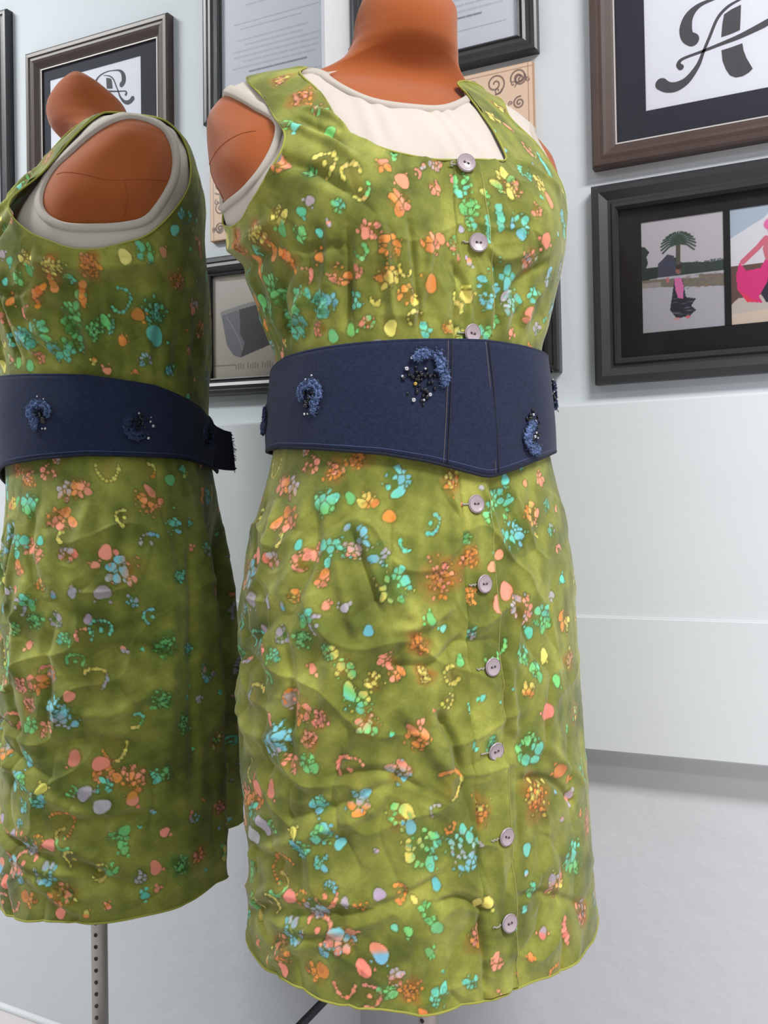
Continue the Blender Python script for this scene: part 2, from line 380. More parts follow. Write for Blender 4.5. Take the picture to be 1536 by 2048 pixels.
# --- scrollwork plaque (thin board, no frame)
pl = tag(empty('scrollwork_plaque', (.39, -.0012, .4045+E_)), 'tan board with dark spiral scrolls, half hidden behind the neck', 'plaque')
slab('board', pl, .268, .513, -.0090, -.0014, .4045+E_, .5769+E_, mat('plaque_board', (176, 142, 112), .6, noise=.08, nscale=30))
cv = Canvas(.243, .1705, 1300, (214, 184, 160))
cv.ell(.12, .085, .14, .10, (222, 196, 176), .8, .8)
rng = random.Random(8)
def spiral(x, y, r, turns, a0, sg, w):
    P = []
    for i in range(40):
        t = i/39; a = a0 + sg*turns*2*math.pi*t; q = r*(1-.86*t); P.append((x+q*math.cos(a), y+q*math.sin(a)))
    cv.line(P, w, (92, 72, 66), .8)
for side in range(4):
    n = 7 if side % 2 == 0 else 5
    for k in range(n):
        t = (k+.5)/n; r = .0085 + .006*((k*7+side*3) % 3)/2
        if side == 0: x, y = .243*t, .151
        elif side == 1: x, y = .224, .1705*t
        elif side == 2: x, y = .243*t, .018
        else: x, y = .018, .1705*t
        spiral(x, y, r, 1.7, k*2.2+side, 1 if k % 2 else -1, .0022)
        spiral(x+.012*math.cos(k), y+.010*math.sin(k), r*.4, 1.1, k*1.3, -1 if k % 2 else 1, .0016)
cv.line([(.237, 0), (.237, .17)], .0012, (160, 128, 108)); cv.line([(0, .1655), (.243, .1655)], .0012, (160, 128, 108))
place(cv, 'scroll_print', pl, .269, -.0093, .4055)
# --- handbag picture
fb = picture('handbag_picture_frame', .2560, .5418, .1582, .3777, 'black frame with a picture of a grey bag, beside the denim belt', BLACK_PROF, M_BLACKF)
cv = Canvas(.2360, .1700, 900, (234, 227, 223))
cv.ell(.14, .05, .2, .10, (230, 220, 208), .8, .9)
o = (.2808, .1830)
Q = lambda L: [(x-o[0], z-o[1]) for x, z in L]
cv.poly(Q([(.4990,.2925),(.4617,.3000),(.4050,.3080),(.4040,.3010),(.4617,.2935),(.4980,.2870)]), (186, 182, 186))
cv.poly(Q([(.4970,.2868),(.4617,.2935),(.4030,.3020),(.4020,.2340),(.4090,.2325),(.4602,.2175),(.4730,.2215),(.4860,.2380)]), (112, 106, 112))
cv.poly(Q([(.4970,.2868),(.4617,.2935),(.4600,.2540),(.4520,.2400),(.4602,.2175),(.4730,.2215),(.4860,.2380)]), (156, 156, 168))
cv.line(Q([(.4870,.2850),(.4640,.2500),(.4560,.2300)]), .0016, (192, 190, 196))
for k in range(22):
    x = .372 + k*.0046
    if k % 6 != 5: cv.line(Q([(x, .2000),(x, .2085 if k % 3 else .2060)]), .0013, (150, 140, 132))
cv.line(Q([(.470,.2065),(.512,.2070)]), .0015, (150, 142, 134)); cv.line(Q([(.38,.3400),(.50,.3420)]), .0015, (196, 184, 168))
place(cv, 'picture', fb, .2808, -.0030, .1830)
pane(fb, .2845, .5133, .1867, .3492)
# --- far frame, seen only as an edge in the mirror
ff = picture('certificate_frame', .9585, 1.2300, .4600, .8720, 'dark frame whose edge shows only at the far left of the mirror', BLACK_PROF, M_BLACKF)
cv = Canvas(.2160, .3560, 300, (210, 212, 222))
for k in range(14): cv.line([(.03, .05+.019*k), (.18 - .03*(k % 3), .05+.019*k)], .003, (160, 162, 176))
place(cv, 'certificate', ff, .9860, -.0030, .4880)
pane(ff, .9873, 1.2012, .4888, .8432)
# ---- dress-form surface: rings (z, half width, half depth, centre side, centre depth), metres, z above floor
ZC = 0.98
RINGS = np.array([
 (-.50,.2037,.1516,.0240,-.0346),(-.44,.1996,.1517,.0233,-.0345),(-.38,.1965,.1515,.0224,-.0340),
 (-.32,.1953,.1510,.0204,-.0345),(-.26,.1930,.1502,.0180,-.0351),(-.20,.1926,.1485,.0168,-.0354),
 (-.14,.1910,.1448,.0167,-.0337),(-.08,.1868,.1386,.0166,-.0310),(-.04,.1790,.1331,.0165,-.0285),
 (.00,.1666,.1275,.0155,-.0255),(.04,.1540,.1243,.0130,-.0218),(.08,.1462,.1233,.0110,-.0190),
 (.12,.1405,.1250,.0092,-.0185),(.16,.1440,.1272,.0082,-.0180),(.20,.1575,.1305,.0060,-.0160),
 (.24,.1720,.1310,.0015,-.0140),(.28,.1835,.1280,-.0040,-.0135),(.32,.1900,.1215,-.0050,-.0150),
 (.36,.1900,.1110,-.0050,-.0240),(.38,.1890,.1010,-.0050,-.0300),(.40,.1860,.0900,-.0050,-.0350),
 (.415,.1780,.0800,-.0050,-.0380),(.425,.1650,.0700,-.0045,-.0380),(.433,.1400,.0600,-.0030,-.0340),
 (.440,.1120,.0530,-.0010,-.0260),(.448,.0880,.0500,.0000,-.0160),(.456,.0700,.0500,.0010,-.0080),
 (.466,.0600,.0500,.0015,-.0010),(.480,.0560,.0505,.0015,.0030),(.495,.0550,.0460,.0015,.0060),
 (.505,.0535,.0370,.0015,.0100),(.515,.0490,.0250,.0015,.0140),(.522,.0390,.0130,.0015,.0170),
 (.526,.0200,.0050,.0015,.0185)])
def sstep(a, b, x):
    t = np.clip((x - a) / (b - a), 0, 1); return t * t * (3 - 2 * t)
def ring_at(z):
    zz = RINGS[:, 0]; out = []
    for k in range(1, 5):                       # monotone-ish cubic (Catmull-Rom) through the table
        y = RINGS[:, k]; m = np.gradient(y, zz)
        i = np.clip(np.searchsorted(zz, z) - 1, 0, len(zz) - 2)
        h = zz[i + 1] - zz[i]; t = np.clip((z - zz[i]) / h, 0, 1)
        out.append(y[i] * (2*t**3 - 3*t**2 + 1) + h * m[i] * (t**3 - 2*t**2 + t)
                   + y[i+1] * (-2*t**3 + 3*t**2) + h * m[i+1] * (t**3 - t**2))
    return out
TWIST = math.radians(13)
def surface(th, z):
    """th, z 2-D arrays (z relative to eye level); returns local (front d, side s, z)"""
    w, h, cs, cd = ring_at(z)
    a = th + TWIST * sstep(.05, .30, z)
    fr = sstep(-.25, .15, np.cos(a))
    n = 2.3 + sstep(.28, .36, z) * ((1 - fr) * .35 * (1 - sstep(.42, .45, z)) - fr * .35)
    r = (np.abs(np.cos(a) / h) ** n + np.abs(np.sin(a) / w) ** n) ** (-1 / n)
    # bust
    for c in (-.62, .62):
        r = r + .016 * np.exp(-((a - .03 - c) / .34) ** 2 - ((z - .268) / np.where(z > .268, .055, .05)) ** 2)
    r = r - .004 * np.exp(-((a - .03) / .22) ** 2 - ((z - .265) / .05) ** 2)
    return cd + r * np.cos(th), cs + r * np.sin(th), z
# ------------------------------------------------------------------ dress form, tank top, dress and belt
AXIS = (.4586, -.3234); FACE = math.radians(-33)
rs = np.random.RandomState(11)
def unit(v): return v / (np.linalg.norm(v, axis=-1, keepdims=True) + 1e-12)
def grid_pos(th, z, off=0.):
    d, s, zz = surface(th, z); P = np.stack([d, s, zz + EYE], -1)
    e = 1e-3
    d1, s1, _ = surface(th + e, z); d0, s0, _ = surface(th - e, z)
    Tt = np.stack([d1-d0, s1-s0, np.zeros_like(d)], -1)
    d1, s1, _ = surface(th, z + e*.5); d0, s0, _ = surface(th, z - e*.5)
    Tz = np.stack([d1-d0, s1-s0, np.full_like(d, e)], -1)
    Nn = unit(np.cross(Tt, Tz))
    return P + Nn*np.asarray(off)[..., None] if np.ndim(off) else P + Nn*off, Nn
def at(thd, z, off=0.):
    P, Nn = grid_pos(np.array([[math.radians(thd)]]), np.array([[z]]), off); return Vector(P[0, 0]), Vector(Nn[0, 0])
def wrap_faces(nr, nc):
    i = np.arange(nr-1)[:, None]; j = np.arange(nc)[None]; k = (j+1) % nc
    return np.stack(np.broadcast_arrays(i*nc+j, i*nc+k, (i+1)*nc+k, (i+1)*nc+j), -1).reshape(-1, 4)
RS = .17                                           # metres per radian used for the openings' distances
def poly_sd(th, z, pts):
    """signed distance (inside > 0) to a polygon given as (degrees, z)"""
    x = th*RS; P = [(math.radians(a)*RS, b) for a, b in pts]; D = np.full(th.shape, 9.); ins = np.zeros(th.shape, bool)
    for (x1, y1), (x2, y2) in zip(P, P[1:]+P[:1]):
        dx, dy = x2-x1, y2-y1; t = np.clip(((x-x1)*dx+(z-y1)*dy)/(dx*dx+dy*dy+1e-15), 0, 1)
        D = np.minimum(D, np.hypot(x-x1-t*dx, z-y1-t*dy))
        if y1 != y2: ins ^= ((y1 > z) != (y2 > z)) & (x < (x2-x1)*(z-y1)/(y2-y1)+x1)
    return np.where(ins, D, -D)
def smooth_loop(pts, n=6):
    P = np.array(pts, float); m = len(P); out = []
    for i in range(m):
        p0, p1, p2, p3 = P[i-1], P[i], P[(i+1) % m], P[(i+2) % m]
        for t in np.linspace(0, 1, n, endpoint=False):
            out.append(tuple(.5*((2*p1)+(-p0+p2)*t+(2*p0-5*p1+4*p2-p3)*t*t+(-p0+3*p1-3*p2+p3)*t**3)))
    return out
other = lambda L: ARM_TL if L is ARM_T else ARM_DL                     # the opening on the far arm
ARM_T = smooth_loop([(-93,.404),(-84,.382),(-76.8,.362),(-76.3,.338),(-80,.313),(-87,.298),(-96,.295),(-108,.300),(-116.5,.314),(-122,.355),(-120,.390),(-113,.414),(-103,.419)])
ARM_D = smooth_loop([(-94,.427),(-81,.390),(-76,.362),(-73.2,.348),(-70,.326),(-70.5,.307),(-77,.288),(-83.5,.278),(-91,.270),(-100,.271),(-108,.279),(-116.5,.292),(-125,.322),(-130,.358),(-128,.392),(-119,.419),(-106,.4325)])
ARM_TL = smooth_loop([(66,.404),(59,.389),(57,.366),(59,.338),(63,.315),(70,.303),(80,.300),(90,.314),(96,.355),(94,.390),(87,.414),(77,.419)])
ARM_DL = smooth_loop([(60,.431),(44,.395),(49,.366),(54,.342),(60,.318),(66,.300),(74,.290),(84,.288),(92,.295),(100,.322),(104,.358),(102,.392),(93,.419),(80,.4325)])
NT = cr([(-65.5,.426),(-50,.400),(-35,.386),(-12.5,.384),(5,.390),(26,.410),(42,.430),(70,.4405),(110,.4445),(150,.446),(180,.446),(210,.446),(250,.4435),(280,.4355),(294.5,.426)], 6)
ND = cr([(-79,.432),(-62,.390),(-53.5,.348),(-46,.330),(-35,.3180),(-20,.3145),(-6.5,.316),(3,.3185),(14,.3205),(18,.3225),(20,.331),(22.5,.358),(25.5,.388),(28,.408),(34.5,.430),(50,.4385),(75,.4400),(110,.4350),(145,.4260),(180,.4220),(215,.4260),(250,.4350),(270,.4365),(281,.432)], 6)
def curve_pts(Cv): return [(float(a), float(b)) for a, b in Cv]
NTP = curve_pts(NT) + [(294.5,.7), (-65.5,.7)]
NDP = curve_pts(ND) + [(281,.7), (-79,.7)]
def openings(th, z, neck, arm):
    lo = math.radians(neck[0][0]); t2 = np.where(th < lo, th + 2*math.pi, th)
    g = poly_sd(t2, z, neck)
    g = np.maximum(g, poly_sd(th, z, arm)); return np.maximum(g, poly_sd(th, z, other(arm)))
def cut_grid(th, z, neck, arm, cell):
    """returns nudged th, z and a keep mask so that the rim follows the opening exactly"""
    g = openings(th, z, neck, arm); e = 2e-4
    near = (g > -.3*cell) & (g < 2.2*cell)
    tn, zn = th[near].copy(), z[near].copy()
    for _ in range(2):
        g0 = openings(tn, zn, neck, arm)
        gx = (openings(tn+e/RS, zn, neck, arm)-g0)/e; gy = (openings(tn, zn+e, neck, arm)-g0)/e
        m = gx*gx+gy*gy+1e-6
        tn -= g0*gx/m/RS; zn -= g0*gy/m
    th = th.copy(); z = z.copy()
    pull = near & (g > -.3*cell)
    th[pull] = tn; z[pull] = zn
    return th, z, g < 2.2*cell
def loop_ribbon(loop, w, off, m, name, parent, closed=True, inward=-1, thick=.0012):
    """flat band following an opening on the body surface"""
    L = np.array(loop); x = np.radians(L[:, 0])*RS; y = L[:, 1]
    if closed: tx = np.roll(x, -1)-np.roll(x, 1); ty = np.roll(y, -1)-np.roll(y, 1)
    else: tx = np.gradient(x); ty = np.gradient(y)
    ln = np.hypot(tx, ty)+1e-9; nx, ny = ty/ln, -tx/ln
    ctr = (x.mean(), y.mean())
    if closed:
        sg = np.sign(((x-ctr[0])*nx+(y-ctr[1])*ny).mean()); nx, ny = nx*sg, ny*sg
    else: nx, ny = nx*inward, ny*inward
    rows = []
    for t, o in ((-.10, off-.004), (0, off-.0006), (.12, off), (.5, off+.0002), (.88, off), (1., off-.0028)):
        P, _ = grid_pos(((x+nx*w*t)/RS)[None], (y+ny*w*t)[None], o); rows.append(P[0])
    n = len(L); v = np.concatenate(rows); f = []
    for r in range(5):
        for i in range(n if closed else n-1): f.append((r*n+i, r*n+(i+1) % n, (r+1)*n+(i+1) % n, (r+1)*n+i))
    return mesh_py(name, v, f, m, parent, True)
M_VELVET = mat('rust_velour', (156, 80, 34), .85, noise=.10, nscale=9, bump=.12, bscale=420, sheen=.25, spec=.2)
M_SEAM = mat('rust_seam', (150, 76, 34), .9)
M_TANK = mat('beige_jersey', (194, 185, 175), .85, noise=.03, nscale=12, bump=.1, bscale=500, sheen=.1, spec=.2)
M_TANKB = mat('beige_binding', (180, 171, 161), .85, noise=.03, nscale=12, bump=.1, bscale=500, sheen=.1, spec=.2)
M_METAL = mat('brushed_pole', (168, 162, 158), .38, metal=.75, noise=.06, nscale=30)

form = tag(empty('dress_form', AXIS + (0,), FACE), 'rust-orange velour dress form on a metal pole', 'dress form')
th = np.linspace(-math.pi, math.pi, 160, endpoint=False); zr = np.concatenate([np.linspace(-.12, .39, 90), np.linspace(.392, .5255, 110)])
T, Z = np.meshgrid(th, zr)
off = -.0070 - .006*(1-sstep(.2, .34, Z)) - .045*(1-sstep(-.12, .10, Z)); off = off*(1-.9*sstep(.445, .47, Z))
go = np.maximum(poly_sd(T, Z, ARM_T), poly_sd(T, Z, other(ARM_T)))
off = off + np.where(go > -.01, .0015, 0)*sstep(-.01, .0, go) + .0085*sstep(0, .035, go)
P, _ = grid_pos(T, Z, off)
V = P.reshape(-1, 3); n = len(th)
V = np.vstack([V, [[.0185, .0015, EYE+.5268]], [[-.03, .01, EYE-.13]]])
F = wrap_faces(len(zr), n)
j = np.arange(n); k = (j+1) % n; top = (len(zr)-1)*n
tri = np.concatenate([np.stack([top+j, top+k, np.full(n, len(V)-2)], 1), np.stack([k, j, np.full(n, len(V)-1)], 1)])
mesh_py('torso', V, [tuple(q) for q in F] + [tuple(q) for q in tri], M_VELVET, form, True)
def surf_tube(pts, r, name, m, parent, off):
    q = cr(pts, 8); b = MB(); b.tube([at(a, z, off)[0] for a, z in q], r, 6); return b.build(name, m, parent, True)
def cap_off(a, z):
    g = float(np.maximum(poly_sd(np.array([math.radians(a)]), np.array([z]), ARM_T), 0)[0]); return -.0055 + .0085*float(sstep(0, .035, g)) - .00005
for L in ([(-82,.352),(-92,.347),(-102,.341),(-112,.347),(-121,.352)], [(-106,.343),(-108,.325),(-108,.306)]):
    b = MB(); b.tube([at(a, z, cap_off(a, z))[0] for a, z in cr(L, 8)], .0005, 6); b.build('seam', M_SEAM, form, True)
surf_tube([(150,.4550),(152,.475),(155,.495)], .0008, 'seam', M_SEAM, form, -.0004)
surf_tube([(-105,.464),(-104,.475),(-103,.500)], .0004, 'seam', M_SEAM, form, -.0008)
b = MB(); b.lathe([(.0105, .03), (.0105, .875)], 20); pole = b.build('pole', M_METAL, form, True)
for k in range(26):
    b = MB(); a = math.radians(-75); c = Vector((.0106*math.cos(a), .0106*math.sin(a), .06+.0155*k)); nrm = Vector((math.cos(a), math.sin(a), 0)); t = Vector((-nrm.y, nrm.x, 0))
    ring = [c + nrm*.0002 + t*.0026*math.cos(2*math.pi*i/10) + Vector((0, 0, 1))*.0026*math.sin(2*math.pi*i/10) for i in range(10)]
    b.add(ring + [c + nrm*.0006], [(i, (i+1) % 10, 10) for i in range(10)]); b.build('height_hole', mat('hole_dark', (60, 56, 56), .9), pole)
b = MB(); b.lathe([(.011, .485), (.0135, .488), (.0145, .500), (.0125, .506), (.0150, .514), (.0142, .530), (.0125, .536), (.0135, .56), (.011, .565)], 20)
b.build('pole_collar', mat('grey_tape', (150, 144, 142), .45, metal=.3, noise=.2, nscale=60, bump=.6, bscale=160), form, True)
b = MB(); b.lathe([(.002, 0), (.17, 0), (.172, .008), (.160, .016), (.05, .026), (.018, .045), (.0125, .075)], 40); b.build('base', mat('cast_base', (70, 70, 74), .5, metal=.6), form, True)

# --- tank top
tank = tag(empty('tank_top', AXIS + (0,), FACE), 'beige sleeveless jersey top under the green dress', 'top')
th = np.linspace(-math.pi, math.pi, 400, endpoint=False); zr = np.concatenate([np.linspace(.10, .37, 100), np.linspace(.3722, .448, 90)])
T, Z = np.meshgrid(th, zr); T, Z, keep = cut_grid(T, Z, NTP, ARM_T, .0024)
wr = .0009*np.sin(26*T+60*Z+2*np.sin(9*T))*sstep(.30, .34, Z)
gd = openings(T, Z, NDP, ARM_D)
P, _ = grid_pos(T, Z, -.0030 + wr*sstep(-.02, 0, gd) - .0075*(1-sstep(-.030, -.004, gd)))
F = wrap_faces(len(zr), len(th)); kk = keep.ravel(); F = F[kk[F].all(1)]
def compact(V, F, C=None):
    u, inv = np.unique(F, return_inverse=True); return V[u], inv.reshape(F.shape), (C[u] if C is not None else None)
V, F, _ = compact(P.reshape(-1, 3), F)
mesh_np('jersey_body', V, F, M_TANK, tank)
loop_ribbon(ARM_T, .0085, -.0012, M_TANKB, 'armhole_binding', tank); loop_ribbon(other(ARM_T), .0085, -.0012, M_TANKB, 'armhole_binding', tank)
loop_ribbon(curve_pts(NT), .0070, -.0010, M_TANKB, 'neck_binding', tank, closed=False, inward=1)

# --- dress
dress = tag(empty('dress', AXIS + (0,), FACE), 'olive green batik sleeveless dress with pastel blobs and button front', 'dress')
vis = np.concatenate([np.radians(np.linspace(-180, 75, 660, endpoint=False)), np.radians(np.linspace(75, 180, 70, endpoint=False))])
zr = np.concatenate([np.arange(-.47, .395, .00125), np.linspace(.3955, .4405, 70)])
T, Z = np.meshgrid(vis, zr)
NR, NCc = T.shape
Zp = Z.copy()                                                        # pattern coordinates
hem = np.interp(T, np.radians([-180,-140,-90,-45,0,40,90,140,180]), [-.456,-.462,-.466,-.481,-.492,-.490,-.474,-.462,-.456])
hem = hem + .0025*np.sin(5*T+1) + .0015*np.sin(13*T)
Z = np.where(Z < -.2, -.2 + (Z+.2)*((hem+.2)/(-.27)), Z)
T0, Z0 = T, Z
T, Z, keep = cut_grid(T, Z, NDP, ARM_D, .0014)
# folds and wrinkles (metres along the normal)
def fourier(x, y, n, lmin, lmax, ani, seed):
    r = np.random.RandomState(seed); h = np.zeros_like(x)
    for _ in range(n):
        lam = math.exp(r.uniform(math.log(lmin), math.log(lmax))); a = r.normal(ani[0], ani[1])
        h += (lam/lmax)**.6*np.cos(2*math.pi*(x*math.cos(a)+y*math.sin(a))/lam + r.uniform(0, 6.28))
    return h/math.sqrt(n)
X_ = T*.18
wx_ = X_ + .012*fourier(X_, Z, 8, .08, .2, (0, 3), 1); wy_ = Z + .012*fourier(X_, Z, 8, .08, .2, (0, 3), 2)
big = fourier(wx_, wy_, 16, .08, .20, (.9, .9), 3)
cre = np.exp(-np.abs(fourier(wx_, wy_, 14, .07, .17, (1.0, .7), 4))*2.6); crv = np.exp(-np.abs(fourier(wx_, wy_, 14, .07, .16, (.5, .8), 8))*3.2)
cre2 = 1 - np.abs(fourier(wy_, wx_, 14, .025, .06, (.6, 1.2), 5))*1.1
beltfade = 1 - sstep(.0, .03, Z)*(1-sstep(.14, .17, Z))
skirtw = 1-sstep(-.02, .03, Z); bodw = sstep(.14, .18, Z)*(1-.45*sstep(.40, .43, Z))
dg = np.degrees(T); calm = 1 - .65*sstep(20, 45, dg) - .55*(1-sstep(-125, -95, dg))
disp = skirtw*(.0012*big + .0052*cre - .0042*crv + .0010*cre2 - .001)*calm + bodw*(.0005*big + .0028*cre - .0022*crv + .0007*cre2)*calm
FOLDS = [([(-55.5,-0.028),(-49.0,-0.074),(-44.0,-0.114)],-4.5,7.4),([(-59.0,-0.05),(-55.0,-0.096),(-50.5,-0.138)],3,9.3),([(-42.0,-0.056),(-38.5,-0.098),(-26.5,-0.128)],2.5,10.4),([(-38.5,-0.192),(-31.0,-0.23),(-22.5,-0.266)],4,12.3),([(-26.0,-0.204),(-21.0,-0.234),(-18.0,-0.272)],-4.5,7.6),([(-44.5,-0.158),(-28.5,-0.16),(-14.5,-0.136)],-3,7.6),([(-41.5,-0.126),(-30.0,-0.124),(-18.5,-0.106)],3,8.6),([(-78.0,-0.312),(-57.5,-0.288),(-39.5,-0.266)],-3,8.4),([(-90.5,-0.354),(-62.0,-0.312),(-43.0,-0.284)],3,9.3),([(-63.0,-0.266),(-45.0,-0.256),(-30.0,-0.282)],-2.5,6.6),([(-91.5,-0.406),(-65.0,-0.394),(-41.5,-0.378),(-25.0,-0.356)],-3,7.5),([(-91.0,-0.42),(-63.5,-0.408),(-44.5,-0.39)],2.5,8.4),([(-31.0,-0.386),(-20.0,-0.386),(-10.0,-0.408)],-3.5,6.7),([(-14.5,-0.4),(-13.5,-0.44),(-13.0,-0.484)],-3.5,4.8),([(-1.0,-0.398),(16.5,-0.406),(42.0,-0.444)],-2.5,7.5),([(5.0,-0.284),(23.0,-0.294),(38.0,-0.332)],-3.5,7.4),([(19.5,-0.252),(33.0,-0.286),(49.0,-0.326)],3,9.8),([(4.0,-0.156),(5.0,-0.214),(6.5,-0.244)],3,8.9),([(-66.0,-0.088),(-59.0,-0.144),(-60.5,-0.214)],3,11.2),([(-76.5,-0.122),(-72.0,-0.184),(-74.5,-0.242)],-3,9.6),([(-53.5,-0.208),(-55.0,-0.236),(-61.5,-0.266)],-2.5,7.5),([(-3.0,0.012),(3.5,-0.028),(5.0,-0.058)],2,7.9),([(-74.0,0.35),(-60.0,0.33),(-45.5,0.3)],4,7.3),([(-75.0,0.31),(-60.0,0.296),(-46.0,0.266)],-4,9.0),([(-68.0,0.372),(-57.5,0.358),(-50.0,0.336)],2.5,4.6),([(-69.5,0.36),(-59.0,0.342),(-51.0,0.318)],-2.5,4.6),([(-56.5,0.252),(-61.0,0.21),(-69.0,0.16)],3.5,8.6),([(-50.5,0.246),(-54.0,0.2),(-58.5,0.152)],-3.5,6.6),([(-40.0,0.258),(-40.0,0.208),(-39.0,0.15)],3,7.5),([(-30.0,0.256),(-30.0,0.2),(-29.0,0.15)],-3,6.6),([(-22.0,0.246),(-26.0,0.194),(-33.0,0.158)],2.5,6.6),([(-14.5,0.22),(-8.0,0.184),(-11.0,0.15)],-3,6.7),([(0.0,0.24),(8.5,0.224),(20.5,0.234)],3,8.8),([(9.5,0.178),(18.5,0.208),(32.5,0.23)],-3,7.0),([(23.0,0.162),(26.0,0.19),(34.5,0.208)],3,7.1),([(-70.5,0.222),(-86.5,0.194),(-88.5,0.156)],-3.5,9.0),([(-74.0,0.242),(-66.0,0.23),(-51.5,0.23)],-2.5,6.4),([(23.5,0.326),(34.5,0.316),(47.5,0.306)],2.5,7.3),([(-73.5,0.24),(-95.5,0.232),(-123.5,0.248)],-3.5,10.2),([(-74.5,0.26),(-96.5,0.252),(-123.0,0.268)],3,10.1),([(-69.0,0.2),(-82.0,0.168),(-89.5,0.144)],3,7.9),([(-60.0,0.198),(-72.5,0.168),(-78.5,0.144)],-3,6.8),([(-99.5,0.24),(-101.5,0.19),(-99.5,0.146)],3,10.2),([(-67.5,-0.006),(-66.5,-0.056),(-73.5,-0.11)],-3,8.8),([(-90.0,0.0),(-86.0,-0.056),(-97.0,-0.1)],3,12.1),([(-79.0,-0.11),(-93.0,-0.144),(-108.0,-0.134)],-3.5,11.2),([(-83.0,-0.182),(-101.0,-0.16),(-118.0,-0.184)],-3.5,11.4),([(-66.5,-0.222),(-91.0,-0.238),(-107.0,-0.212)],3.5,12.3),([(-66.5,-0.284),(-87.5,-0.264),(-107.0,-0.28)],-3.5,11.2),([(-83.0,-0.308),(-91.0,-0.332),(-97.0,-0.378)],3,11.1),([(-74.5,-0.354),(-91.0,-0.354),(-106.5,-0.348)],-3,9.0),([(-66.5,-0.38),(-84.5,-0.388),(-97.0,-0.422)],3,10.0),([(-83.0,-0.398),(-95.5,-0.422),(-106.0,-0.438)],-3,9.0),([(-66.5,-0.42),(-78.0,-0.444),(-87.5,-0.464)],3,7.7),([(-117.0,-0.03),(-114.5,-0.17),(-111.5,-0.34)],3,13.6),([(-128.5,-0.03),(-123.5,-0.174),(-123.5,-0.35)],-3,10.5)]
for pts, amp, wd in FOLDS:
    q = cr([(a*math.pi/180*.16, z) for a, z in pts], 6); D = np.full(T.shape, 9.); TT = np.zeros(T.shape); xx = T*.16
    i0 = np.searchsorted(zr, q[:, 1].min()-.06); i1 = np.searchsorted(zr, q[:, 1].max()+.06)
    for i in range(len(q)-1):
        dx, dy = q[i+1]-q[i]; t = np.clip(((xx[i0:i1]-q[i, 0])*dx+(Z[i0:i1]-q[i, 1])*dy)/(dx*dx+dy*dy+1e-12), 0, 1)
        dd = np.hypot(xx[i0:i1]-q[i, 0]-t*dx, Z[i0:i1]-q[i, 1]-t*dy); tt = (i+t)/(len(q)-1)
        m = dd < D[i0:i1]; D[i0:i1][m] = dd[m]; TT[i0:i1][m] = tt[m]
    disp += amp*.001*1.9*np.exp(-(D/(wd*.001*.62))**2)*np.clip(np.sin(math.pi*np.clip(TT, .02, .98))*1.6, 0, 1)
# gathers above the belt, flare of the back hem with its sunken pleat
disp += .0034*np.sin(T*21+5*np.sin(T*3))*np.exp(-((Z-.165)/.035)**2)*bodw
deg = np.degrees(T)
pleat = np.where(deg < 0, 1-sstep(-147, -139.5, deg), sstep(155, 172, deg))*sstep(-.01, .10, -Z)
lip = np.exp(-((deg+138)/4.5)**2)*sstep(-.01, .10, -Z)
gap = np.exp(np.clip(poly_sd(T, Z, ARM_D), -.2, 0)/.020)*np.exp(-((Z-.312)/.032)**2)*sstep(-92, -78, deg)*(1-sstep(-55, -40, deg))
disp = disp*beltfade + .015*gap - .034*pleat + .005*lip
P, NRM = grid_pos(T, Z, disp)

